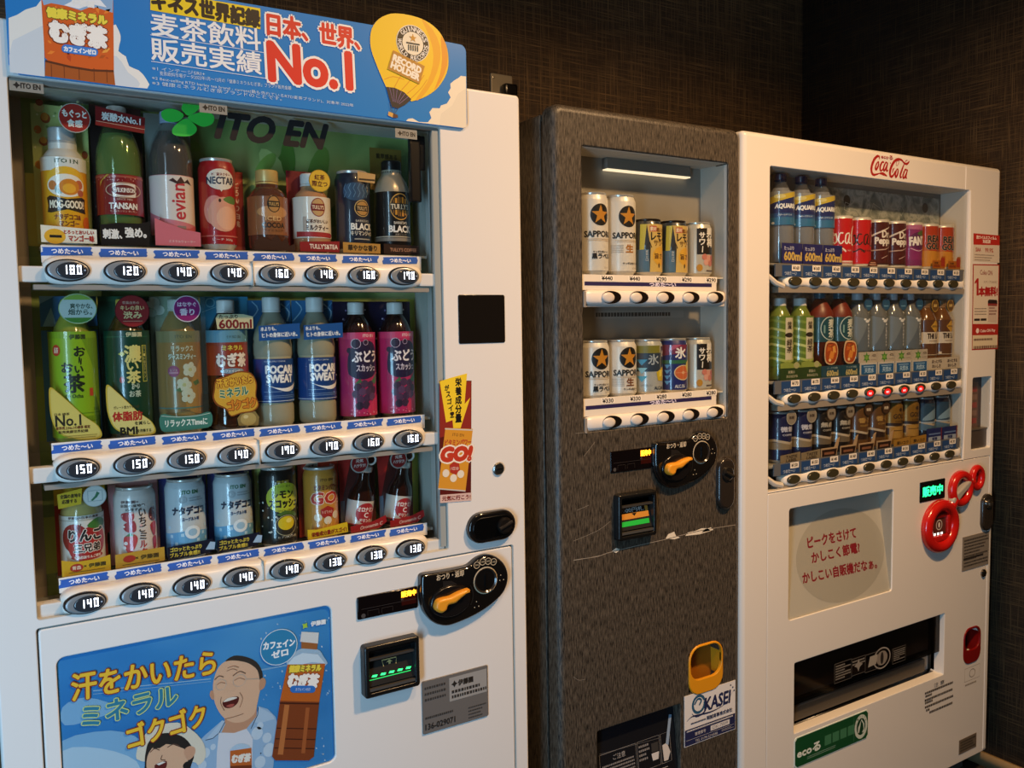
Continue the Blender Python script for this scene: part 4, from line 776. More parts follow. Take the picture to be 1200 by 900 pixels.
# stickers on the column
C = lambda p: crop(1125, 260, 5.625, p)
mb = MB(); D = flat(mb, 0); D.pp(C([(88, 75), (260, 90), (259, 270), (86, 258)]), 'd8cbb8'); D.pp(C([(88, 75), (260, 90), (260, 155), (88, 150)]), 'b82a20'); D.pt('抗ウイルスフィルム', *C([(108, 100)])[0], *C([(240, 108)])[0], 4, 'f0ded0', bold=.0006); D.pt('対応済', *C([(150, 128)])[0], *C([(200, 131)])[0], 4, 'f0ded0', bold=.0006); D.pt('SIAA', *C([(103, 182)])[0], *C([(136, 184)])[0], 4.5, 'a8483c', bold=.0005); D.pt('99.9%', *C([(165, 186)])[0], *C([(218, 190)])[0], 5, 'b05a4c', bold=.0005)
a, b = at(*C([(95, 235)])[0]), at(*C([(240, 235)])[0]); fine_print(D, a[0], a[1]-.01, b[0], a[1]+.012, 3, '8a7a6c', .4, 2); P3(mb, 'film_sticker', flat=True)
mb = MB(); D = flat(mb, 0); D.pp(C([(84, 278), (259, 281), (248, 838), (77, 846)]), 'a8281f'); D.pp(C([(90, 286), (254, 289), (248, 673), (84, 673)]), 'dccfba'); D.pp(C([(82, 748), (247, 745), (245, 830), (81, 838)]), 'd8c9a8')
D.pt('Coke ON', *C([(132, 332)])[0], *C([(212, 337)])[0], 5.5, '8a3a34', bold=.0003); D.pp(C([(112, 372), (122, 372), (122, 486), (108, 486), (108, 400), (96, 410), (96, 396)]), 'a81e1c'); D.pt('本無料!', *C([(124, 460)])[0], *C([(245, 458)])[0], 10.5, 'a81e1c', bold=.0018); D.pt('スタンプためると', *C([(155, 395)])[0], *C([(245, 397)])[0], 3, '6a3a34'); D.pp(C([(183, 520), (190, 512), (240, 514), (245, 522), (242, 665), (183, 660)]), 'cbb8a6'); D.pp(C([(183, 520), (190, 512), (240, 514), (245, 522), (245, 540), (183, 538)]), '2a1c1c'); D.pp(C([(183, 538), (245, 540), (244, 556), (183, 554)]), '9a2a28')
a, b = at(*C([(190, 640)])[0]), at(*C([(238, 640)])[0]); fine_print(D, a[0], a[1]+.01, b[0], a[1]+.045, 4, '7a4a44', .5, 3); a, b = at(*C([(95, 600)])[0]), at(*C([(172, 600)])[0]); fine_print(D, a[0], a[1]-.008, b[0], a[1]+.016, 3, '7a6a5c', .4, 7); D.pp(C([(92, 638), (130, 637), (130, 652), (92, 653)]), '2a2220'); D.pp(C([(135, 637), (173, 636), (173, 651), (135, 652)]), '2a2220')
D.pt('Coke ON Pay', *C([(132, 722)])[0], *C([(230, 716)])[0], 4.2, 'ecd6cc', bold=.0004); D.pe(*C([(114, 718)])[0], 1.8, 3, 'ecd6cc'); a, b = at(*C([(90, 800)])[0]), at(*C([(240, 800)])[0]); fine_print(D, a[0], a[1]-.022, b[0], a[1]-.004, 1, '6a4a3a', .5, 4); fine_print(D, a[0], a[1]+.004, b[0], a[1]+.016, 1, '6a4a3a', .5, 5); P3(mb, 'payment_sticker', flat=True)
# small print on the lower panel
C = lambda p: crop(1080, 780, 7.5, p)
mb = MB(); D = flat(mb, .0006)
for q in ([(30, 245), (275, 150)], [(35, 272), (120, 240)], [(28, 308), (272, 210)], [(30, 332), (100, 305)], [(30, 370), (268, 270)], [(40, 395), (70, 385)], [(70, 412), (266, 330)]):
    a, b = at(*C(q)[0]), at(*C(q)[1]); z = (a[1]+b[1])/2; fine_print(D, a[0], z-.0045, b[0], z+.0045, 1, '3a2f22', .75, int(q[0][1]))
a, b = at(*C([(110, 172)])[0]), at(*C([(200, 145)])[0]); D.text('注 意', (a[0]+b[0])/2, (a[1]+b[1])/2, b[0]-a[0], .013, '3a2f22'); P3(mb, 'printed_notice', flat=True)
a, b = at(*C([(330, 660)])[0]), at(*C([(478, 718)])[0]); mb = MB().box(a[0], b[0], -.0006, .002, at(*C([(333, 782)])[0])[1], a[1], M('6f6252', .4)); D = flat(mb, -.0006); fine_print(D, a[0]+.006, at(*C([(333, 782)])[0])[1]+.005, b[0]-.006, a[1]-.005, 4, '2e2820', .6, 4); P3(mb, 'rating_plate')
mb = MB(); D = flat(mb, .0006); a = at(1139.5, 788.5); D.line([(a[0]-.04, a[1]-.02), (a[0]+.04, a[1]-.02), (a[0]+.04, a[1]+.02), (a[0]-.04, a[1]+.02), (a[0]-.04, a[1]-.02)], .001, '9a8a72'); D.ring(a[0], a[1], .016, .013, .002, '8a7a64'); fine_print(D, a[0]-.036, a[1]-.036, a[0]+.034, a[1]-.026, 1, '8a7a64', .5, 6); P3(mb, 'pictogram', flat=True)
# ------------------------------------------------------------------ socket on the back wall
t = thing('wall_socket', 'steel wall socket plate on the dark wall above the left white machine', 'socket', (1.392, .75, 2.085))
def rel(mb, name, parent=t, loc=(1.392, .75, 2.085)): o = mb.obj(name, parent); o.location = [-c for c in loc]; return o
rel(MB().plate((1.356, 1.428, 2.028, 2.112, .004), [], .744, .75, M('b3a78e', .35, .4), .002), 'plate'); rel(MB().lathe([(.003, -.001), (.003, .001), (0, .0015)], RIM, 12, (1.364, .744, 2.1), 'y'), 'screw')
t = thing('power_plug', 'black power plug pushed into the steel wall socket', 'plug', (1.405, .744, 2.075))
mb = MB().box(1.387, 1.428, .715, .7435, 2.045, 2.082, BLACK, .006); rel(mb, 'plug_body', t, (1.405, .744, 2.075)); rel(MB().tube(smooth([(1.405, .72, 2.05), (1.405, .69, 2.03), (1.404, .69, 1.95), (1.4, .735, 1.85), (1.4, .735, 1.6)], 5, False), .0045, BLACK), 'cord', t, (1.405, .744, 2.075))
# ------------------------------------------------------------------ the sample drinks behind the panes
CLEARP = clear('clear_plastic', (.93, .95, .95, 1), .08, .04); GREENP = clear('green_plastic', (.55, .72, .5, 1), .08, .15, lin('8f9f68')); MILKP = clear('cloudy_drink', (.7, .72, .68, 1), .08, .6, lin('b9b59c')); SLEEVE = clear('clear_sleeve', (.9, .94, .92, 1), .06, .02, lin('dfe6da'))
AMBER = M('5f3a1a', .12, coat=1); DKTEA = M('3a1d0e', .12, coat=1); COCOA = M('5a3524', .14, coat=1); GRAPE = M('2a1210', .12, coat=1); WCAP = M('dedcd6', .4); SILVER = M('c9c8c4', .28, .5); CHROME = M('cfccc6', .25, .5); GOLD = M('c9a55a', .3, .8); BLKCAP = M('171414', .3)
PET = [(0, .004), (24, 0), (29, 1), (32.5, 6), (33, 12), (33, 26), (32, 28), (33, 30), (33, 148), (32.6, 152), (30, 162), (25, 174), (19, 186), (14.5, 194), (12.6, 198), (12.6, 204)]
WAIST = [(0, .004), (24, 0), (29, 1), (32.5, 6), (33, 12), (33, 36), (31.5, 40), (33, 46), (33, 58), (33, 112), (31, 118), (33, 124), (33, 140), (31.5, 146), (32.6, 150), (30, 162), (25, 174), (19, 186), (14.5, 194), (12.6, 198), (12.6, 204)]
CURVY = [(0, .004), (24, 0), (28, 1), (31.5, 6), (33, 14), (31, 34), (30.5, 40), (32.5, 70), (33, 85), (33, 128), (31.5, 148), (27, 166), (21, 182), (15, 193), (12.8, 198), (12.8, 204)]
GU = 0; LIFT = 0
class Drink:
    def __init__(s, name, label, cat, group, x, y, z): s.o = thing(name, label, cat, (x, y, z), group)
    def turn(s, name, prof, mat, seg=28, parent=None, tilt=0, dx=0):
        o = MB().lathe([(r/1000, z/1000) for r, z in prof], mat, seg).obj(name, parent or s.o)
        if tilt: o.rotation_euler.y = tilt; o.location.x = dx
        return o
    def cap(s, mat, z=198, r=14.3, h=19, parent=None, tilt=0, dx=0):
        return s.turn('cap', [(r-1, z), (r, z+.6), (r, z+3.2), (r-.7, z+3.8), (r-.7, z+4.4), (r-.3, z+5), (r-.3, z+h-1.6), (r-1.6, z+h), (0, z+h)], mat, 26, parent, tilt, dx)
    def wrap(s, name, z0, z1, r, mat, ops, prof=None, parent=None, tilt=0, dx=0, arc=None):
        r = r/1000; mb = MB(); mat = M(mat, .35, 0, 0, 1) if isinstance(mat, str) else mat
        if prof: mb.lathe([(a/1000+.0003, b/1000) for a, b in prof], mat, 44)
        else: mb.lathe([(r, z0/1000), (r+.0003, z0/1000), (r+.0003, z1/1000), (r, z1/1000)], mat, 44)
        st = r*PI/22; g = GU
        def onto(u, v, h):      # every strip of the print lies flat, so the layers keep their order
            k = math.floor(u/st); t = u/st-k; R = r+h+(.0007 if prof else .0002); a, b = (k*st+g)/r, ((k+1)*st+g)/r
            return (R*(math.sin(a)*(1-t)+math.sin(b)*t), -R*(math.cos(a)*(1-t)+math.cos(b)*t), v)
        D = Dec(mb, onto, .001, st); D.coat = 1; run(D, ops)
        o = mb.obj(name, parent or s.o, ang=30)
        if tilt: o.rotation_euler.y = tilt; o.location.x = dx
        return o
    def card(s, name, pts, y, mat, ops, t=.0012):
        z = LIFT if y <= -33 and not name.endswith('tag') else 0
        if len(pts) == 4 and not isinstance(pts[0], tuple): a, b, c, d = pts; pts = [(a, b), (c, b), (c, d), (a, d)]
        mb = MB().prism([(p[0]/1000, p[1]/1000) for p in pts], y/1000, y/1000+t, M(mat, .4) if isinstance(mat, str) else mat)
        D = flat(mb, y/1000, .001); run(D, ops); return mb.obj(name, s.o, (0, 0, z/1000), flat=True)
def disc(u, v, r, n=28, ry=None): return [(u+r*math.cos(2*PI*k/n), v+(ry or r)*math.sin(2*PI*k/n)) for k in range(n)]
def run(D, ops):
    for op in ops:
        k, a = op[0], list(op[1:]); kw = a.pop() if a and isinstance(a[-1], dict) else {}
        if k == 't':
            kw = {q: (v*.72 if q == 'bold' else v) for q, v in kw.items()}; D.text(*a, **kw)
        else: getattr(D, {'r': 'rect', 'e': 'ell', 'p': 'poly', 'o': 'ring', 'l': 'line', 's': 'star', 'a': 'arc', 'f': 'x'}[k])(*a, **kw)
def dots(n, u0, v0, u1, v1, r0, r1, cols, seed=1):
    R = random.Random(seed); return [('e', R.uniform(u0, u1), R.uniform(v0, v1), *([R.uniform(r0, r1)]*2), R.choice(cols), {'n': 9}) for _ in range(n)]
def copy_thing(src, label, loc):
    r = src.copy(); COL.objects.link(r); r.location = loc; r['label'] = label
    for ch in src.children:
        c = ch.copy(); COL.objects.link(c); c.parent = r
        for g in ch.children: d = g.copy(); COL.objects.link(d); d.parent = c
    return r
CANP = lambda h, r=33: [(0, 2), (r-9, 0), (r-6, 0), (r-5, 2), (r, 8), (r, h-15), (r-4.5, h-4)]
def can(s, h, body, ops, r=33, lid=CHROME, neck=None):
    k = [(r, 8), (r, h-16), (r-.8, h-13), (r-4, h-5)]
    s.turn('base', [(0, 2), (r-9, .5), (r-6, 0), (r-5, 1.5), (r, 8.2)], CHROME); s.wrap('printed_body', 8, h-14, r-.3, body, ops, prof=k)
    s.turn('lid', [(r-4, h-5.2), (r-3.2, h-3.5), (r-3, h-1), (r-4, h), (r-5.5, h-.6), (r-6, h-4), (0, h-4)], lid)
def sleek(s, h, body, ops, r=32, top='e6dfd2'):
    s.turn('base', [(0, 1), (r-3, 0), (r-.5, .5), (r-.5, 5), (r, 6)], M(top, .3, .3)); s.wrap('printed_body', 6, h-7, r-.3, body, ops); s.turn('lid', [(r, h-7.2), (r-.6, h-6), (r-.6, h-1), (r-1.6, h), (r-3, h-.8), (r-3.5, h-4), (0, h-4)], M(top, .3, .3))
Y1, XS1 = .08, [.202+.0768*i for i in range(8)]
G1 = ['sample drinks on the top shelf under the banner', 'sample drinks on the middle shelf of the bannered machine', 'sample drinks on the bottom shelf of the bannered machine']
LF = lambda n: f'{n} behind the pane of the left white machine'
def top1(): 
    g = G1[0]; z = 1.529
    d = Drink('juice_bottle', 'yellow mango juice bottle with red sticker in front of a pale green card', 'bottle', g, XS1[0], Y1, z)
    d.card('backing_card', (-39, 2, 37, 210), 10, 'b8c87a', [('e', -28, 205, 7, 7, 'd9d28a'), ('e', -20, 190, 6.5, 7.5, 'b05a26'), ('e', -21, 192, 5, 6, 'e09a3a'), ('e', -31, 172, 5, 6, 'c87a2c'), ('e', -24, 155, 6, 6.5, 'a8562a'), ('e', -24, 157, 4.5, 5, 'e0a23c'), ('e', -32, 120, 5, 6, 'c98a34'), ('e', 31, 140, 4, 6, '8a4a2a'), ('e', -27, 212, 5, 5, '9a4a22')]+dots(26, -37, 90, 35, 220, 1, 2.4, ['dfe6b0', '8fa860'], 3))
    d.turn('bottle', [(0, 2), (26, 0), (30, 3), (30.5, 8), (30.5, 110), (30, 120), (27, 132), (22, 139), (19.5, 142), (19.5, 152)], M('d9dcd6', .3, .2)); d.cap(M('a9b2b4', .3, .3), 150, 19.6, 24)
    d.wrap('printed_sleeve', 8, 128, 30.6, 'e5a81c', [('r', -80, 108, 80, 128, 'dfe2da'), ('t', 'ITO EN', 2, 122, 32, 6, '1f4a2a', {'bold': .35}), ('e', 0, 92, 29, 22, 'e9b628'), ('e', 0, 86, 27, 17, 'f2efe2'), ('e', -19, 86, 6, 7, 'c87a3a'), ('e', 18, 88, 6, 7, 'c8663a'), ('e', -10, 80, 6, 7, '9fc0c0'), ('e', 4, 84, 14, 12, 'd9861f'), ('e', 4, 82, 9, 7, 'f0b030'), ('e', 20, 76, 5, 5, 'b85a3a'),
        ('p', [(-29, 68), (-24, 71), (0, 66), (22, 70), (28, 67), (26, 58), (28, 46), (20, 47), (0, 51), (-22, 46), (-29, 47), (-27, 57)], '1a130e'), ('t', 'MOG-GOOD!', 0, 58.5, 48, 11, 'f4ead0', {'bold': .7}), ('t', 'ナタデココ&', 0, 40, 36, 8.5, '7a3a14', {'bold': .5}), ('t', 'マンゴー', 2, 30.5, 26, 8, '7a3a14', {'bold': .5}), ('t', '380g', -17, 14, 12, 4.5, 'b8741c'), ('t', '果汁10%未満', 17, 15, 24, 5, '8a5a1c'), ('e', 30, 32, 8, 10, 'd9641f')])
    d.card('round_tag', disc(16, 187, 21.5), -25, 'c9c4b8', [('e', 16, 187, 20.5, 20.5, 'a8261c'), ('t', 'もぐっと', 16, 193, 32, 10.5, 'f4ece0', {'bold': .7}), ('t', '食感', 16, 179, 20, 10.5, 'f4ece0', {'bold': .6})])
    d.card('front_strip', [(-37, 1), (37, 1), (37, 22), (-37, 26)], -37, 'f0ead8', [('e', -19, 10, 14, 11, 'eab02a'), ('r', -26, 8, -10, 12, '1a130e'), ('t', 'とろっとおいしい', 13, 17, 40, 5.5, 'b02a1c', {'bold': .4}), ('t', 'マンゴー味', 16, 8, 34, 9, 'b02a1c', {'bold': .6})])
    d = Drink('sparkling_water_bottle', 'clear green sparkling water bottle with a wide dark red label and white cap', 'bottle', g, XS1[1], Y1, z)
    d.card('backing_card', (-37, 2, 37, 218), 10, '241614', [('r', -37, 200, 37, 218, '3a1a16')]); d.turn('bottle', CURVY, GREENP); d.cap(WCAP, 196)
    d.turn('drink', [(0, 3), (27, 3), (31, 8), (29.5, 38), (31.5, 85), (31.5, 128), (29.5, 148), (22, 172)], M('8b9468', .1, coat=1), 28)
    d.wrap('label', 47, 108, 33.2, '86161c', [('r', -85, 103, 85, 106, 'a84a3c')]+dots(40, -40, 98, 40, 106, .5, 1, ['d8a8a0', 'b85048'], 4)+[('e', 2, 84, 27, 12, 'c9a88a'), ('e', 2, 84, 25.5, 10.8, '7a161a'), ('p', [(-14, 94), (18, 94), (20, 84), (18, 74), (-14, 74), (-16, 84)], 'e8ddd0'), ('e', 2, 84, 18, 8, '6a1216'), ('t', 'WILKINSON', 2, 84, 31, 6.5, 'f2ece4', {'bold': .35}), ('t', 'SINCE 1904', 2, 70, 22, 2.6, 'e0c8b8'), ('t', 'TANSAN', 0, 60, 40, 9, 'f4eee6', {'bold': .7}), ('t', 'ウィルキンソン タンサン', 0, 52, 38, 3.2, 'e0c8b8'), ('p', [(-34, 90), (-30, 98), (-18, 107), (-22, 107), (-33, 97)], 'c9a23a')])
    d.card('top_strip', [(-34, 178), (34, 172), (36, 196), (-33, 206)], -34, '7d1719', [('t', '炭酸水No.1', 2, 191, 54, 12, 'f2ece6', {'bold': .6, 'rot': -.05}), ('l', [(-33, 184), (35, 178)], .8, 'c9a08c')]); d.card('front_strip', [(-34, 0), (34, 0), (36, 38), (20, 34), (-10, 34), (-34, 30)], -35, '141011', [('t', '刺激、', -18, 17, 26, 14, 'f0ece6', {'bold': .9}), ('t', '強め。', 15, 20, 30, 15, 'f0ece6', {'bold': .9})])
    d = Drink('water_bottle', 'pale pink and white labelled mineral water bottle with vertical red lettering', 'bottle', g, XS1[2], Y1, z)
    d.card('backing_card', (-36, 2, 34, 214), 10, '8a8d86', []); d.turn('bottle', PET, CLEARP); d.cap(M('8fa0b8', .3), 197); d.turn('drink', [(0, 3), (30, 4), (31.5, 10), (31.5, 146), (28, 162), (18, 184)], M('3d342c', .08, coat=1))
    d.wrap('label', 20, 112, 33.3, 'e2d6cc', [('p', [(-60, 20), (60, 20), (60, 32), (-20, 45), (-60, 60)], 'd07a84'), ('p', [(-10, 20), (60, 20), (60, 40), (30, 34)], 'c8606e'), ('p', [(-85, 62), (85, 82), (85, 20), (60, 20), (60, 33), (-20, 46), (-85, 62)], 'e2d6cc') if 0 else ('r', 60, 20, 61, 21, 'c8606e'), ('t', 'evian', 4, 72, 56, 20, 'c02a3a', {'rot': PI/2, 'bold': .7, 'res': 3}), ('p', [(-10, 104), (-4, 108), (2, 103), (8, 111), (14, 103), (20, 108), (28, 99), (18, 102), (8, 100), (2, 99)], '3a1a20'), ('r', 0, 34, 14, 10, '8a7a78'), ('t', '500ml', 8, 29, 18, 4, 'a83a4a')])
    d.turn('shoulder_band', [(33.4, 105), (33.4, 112), (33.2, 113)], M('c98f94', .4))
    d.card('front_strip', [(-34, 2), (34, 2), (34, 24), (10, 28), (-20, 38), (-34, 44)], -36, 'cf6f7c', [('t', 'ミネラルウォーター', 6, 9, 40, 4, 'f0dcd8')])
    d = Drink('juice_can', 'red peach juice can with a white oval and a red side card', 'can', g, XS1[3]-.006, Y1, z)
    d.card('backing_card', (5, 2, 48, 134), 20, 'a83226', [('p', [(30, 4), (46, 4), (46, 130), (34, 130)], 'c0483a')]+[('t', c, 36, 112-13*i, 9, 10, 'f2d8cc', {'bold': .4}) for i, c in enumerate('とろ〜り白桃')]+[('r', 5, 2, 48, 9, 'd8685a')])
    can(d, 147, 'a3161b', [('e', 0, 112, 23, 17, 'e8dccb'), ('t', '不二家ネクター', 0, 120, 30, 5, '7a1a1a', {'bold': .3}), ('t', 'NECTAR', 0, 110, 45, 11, '1e2440', {'bold': .7}), ('p', [(-4, 98), (0, 92), (4, 98)], 'e8dccb'), ('e', -11, 62, 18, 24, 'd8897a'), ('e', 3, 56, 25, 28, 'e09c80'), ('e', 8, 50, 17, 19, 'eab090'), ('p', smooth([(2, 80), (14, 86), (26, 82), (24, 74), (12, 74)], 3), '5c7f3a'), ('e', -3, 78, 2, 3, '3a1a10'), ('r', -40, 20, 40, 22, 'd07064'), ('t', 'ピーチ 350g', 0, 15, 32, 5, 'f0d8c8')], r=29)
    d = Drink('cocoa_bottle', 'brown iced cocoa bottle with a gold cap on the top shelf', 'bottle', g, XS1[4], Y1, z)
    d.turn('bottle', [(0, 2), (26, 0), (31, 3), (33, 10), (33, 84), (31.5, 92), (26, 101), (19, 107), (18.4, 112), (18.4, 118)], COCOA); d.cap(M('d2b26a', .35, .2), 112, 19, 24)
    d.wrap('label', 26, 90, 33.3, '8f5a34', [('e', 0, 64, 28, 10, 'c08a52'), ('e', 1, 77, 11, 14, '1c1510'), ('e', 1, 77, 9.5, 12.5, 'b8864a'), ('r', -8.5, 72, 10.5, 82, '1c1510'), ('t', "TULLY'S", 1, 77, 17, 5.5, 'c8a060', {'bold': .3}), ('t', 'ICED', 0, 53, 27, 7, 'e0b478', {'bold': .2}), ('t', 'COCOA', 0, 42, 38, 8.5, '24160e', {'bold': .6}), ('t', 'アイスココア', 0, 33, 32, 3.6, '3a2414')])
    d.card('front_strip', [(-34, 0), (34, 0), (34, 12), (25, 8), (20, 22), (12, 14), (4, 26), (-6, 16), (-22, 22), (-34, 14)], -35, '3a2018', [])
    d = Drink('milk_tea_bottle', 'cream labelled milk tea bottle with a round yellow tag and dark red card', 'bottle', g, XS1[5], Y1, z)
    d.card('backing_card', (-40, 2, 26, 142), 10, '6b1218', [('r', -40, 2, -37, 142, '8e1c22')]); d.turn('bottle', [(0, 2), (26, 0), (31, 3), (32.5, 10), (32.5, 84), (31, 92), (26, 102), (19, 108), (17.5, 112), (17.5, 118)], M('b98a64', .12, coat=1)); d.cap(WCAP, 114, 18, 22)
    d.wrap('label', 24, 94, 32.8, 'e6ddcd', [('e', 1, 76, 13, 16, '8a1e20'), ('e', 1, 76, 11.5, 14.5, 'c8a06a'), ('r', -11, 70, 13, 82, '7a161c'), ('t', "TULLY'S", 1, 76, 21, 6.5, 'e8d0b0', {'bold': .4}), ('t', '紅茶がおいしい', 0, 52, 40, 6.5, '5a3a2a', {'bold': .3}), ('t', 'ミルクティー', 0, 41, 42, 9, '4a2a20', {'bold': .6}), ('p', [(-40, 35), (26, 33), (34, 30), (28, 25), (-40, 26)], 'a82a2c'), ('r', -26, 36, -20, 60, 'b8a898')])
    d.card('round_tag', disc(7, 122, 19), -27, 'b9902c', [('e', 7, 122, 18, 18, 'e2b632'), ('t', '紅茶', 7, 128, 18, 9, '5a1a10', {'bold': .4}), ('t', '際立つ', 7, 117, 27, 9.5, '5a1a10', {'bold': .4})]); d.card('front_strip', [(-34, 0), (36, 0), (37, 19), (-34, 16)], -35, '8e1d24', [('t', "TULLY'S&TEA", 8, 9, 50, 8, 'f0dccc', {'bold': .4})])
    d = Drink('coffee_can', 'dark navy coffee can with a gold strip along its foot', 'can', g, XS1[6], Y1, z)
    can(d, 146, '1a2134', [('e', -6, 108, 22, 16, '2b4a6a')]+[('l', [(-26+i*8, 98), (-22+i*8, 106), (-26+i*8, 114), (-22+i*8, 122)], 1, '5f88a8') for i in range(6)]+[('e', 6, 79, 15, 15, 'c9a868'), ('e', 6, 79, 13.5, 13.5, '1c1510'), ('e', 6, 79, 12, 12, 'b88a4a'), ('r', -6, 74, 18, 84, '1c1510'), ('t', "TULLY'S", 6, 79, 20, 6, 'd0b080', {'bold': .3}), ('t', "BARISTA'S", 6, 57, 26, 4, 'd8d2c4'), ('t', 'BLACK', 6, 47, 42, 11, 'f2eee4', {'bold': .8}), ('t', 'キリマンジャロ', 6, 35, 44, 8, 'e6e0d2', {'bold': .3}), ('r', -10, 24, 22, 26, 'a8a498')], r=31, lid=CHROME)
    d.card('front_strip', [(-34, 0), (36, 0), (36, 17), (-34, 18)], -36, 'b98a42', [('t', '華やかな香り', 2, 9, 54, 10, '2a1a10', {'bold': .5})]); d.card('tall_tag', [(-2, 126), (30, 124), (32, 140), (-2, 143)], -32, 'caa168', [('r', 0, 128, 30, 131, '3a2a1c')])
    d = Drink('coffee_bottle', 'black aluminium coffee bottle with silver shoulders and a black cap', 'bottle', g, XS1[7], Y1, z)
    d.card('backing_card', (-37, 120, 26, 196), 10, '7a6428', [('t', '重厚感ある', -4, 182, 42, 9, '241a0c', {'bold': .3}), ('t', '上質', -4, 170, 18, 9, '241a0c', {'bold': .3})])
    d.turn('bottle', [(0, 2), (28, 0), (32, 3), (33, 9), (33, 30), (32.8, 36)], M('221c1a', .3, .5)); d.turn('shoulder', [(33, 112), (32, 120), (27, 133), (21, 142), (18.5, 147), (18.5, 154)], M('b9ad98', .28, .35)); d.cap(BLKCAP, 148, 18.5, 23)
    d.wrap('printed_sleeve', 30, 113, 33, '14100f', [('e', 2, 86, 20, 24, 'd2a04a'), ('e', 2, 86, 18.5, 22.5, '1a130e')]+[('r', -15+6.5*i, 68+2*abs(i-2.5), -11+6.5*i, 104-2*abs(i-2.5), 'c98c30') for i in range(6)]+[('r', -17, 80, 21, 92, '1a130e'), ('t', "TULLY'S", 2, 86, 36, 9, 'e6d8bc', {'bold': .5}), ('t', "BARISTA'S", 2, 57, 26, 4.5, 'd8d2c8', {'bold': .2}), ('t', 'BLACK', 2, 46, 44, 11.5, 'f4f0ea', {'bold': .9}), ('t', '無糖ブラック', 2, 36, 22, 3.5, 'a8a098'), ('r', -100, 31, 100, 33, 'b8ac98'), ('r', -100, 24, 100, 30, '8a8074')])
    d.card('front_strip', [(-34, 0), (36, 0), (36, 16), (-34, 18)], -36, '2a1612', [('t', "TULLY'S COFFEE", 4, 8, 52, 6, 'b8866a', {'bold': .3})])
top1()
LIFT = 4
def leaf(pts): return smooth([(-36, 82), (-24, 72), (-6, 52), (8, 36), (26, 20), (29, 2), (0, 1), (-26, 12), (-36, 34), (-38, 62)], 4)
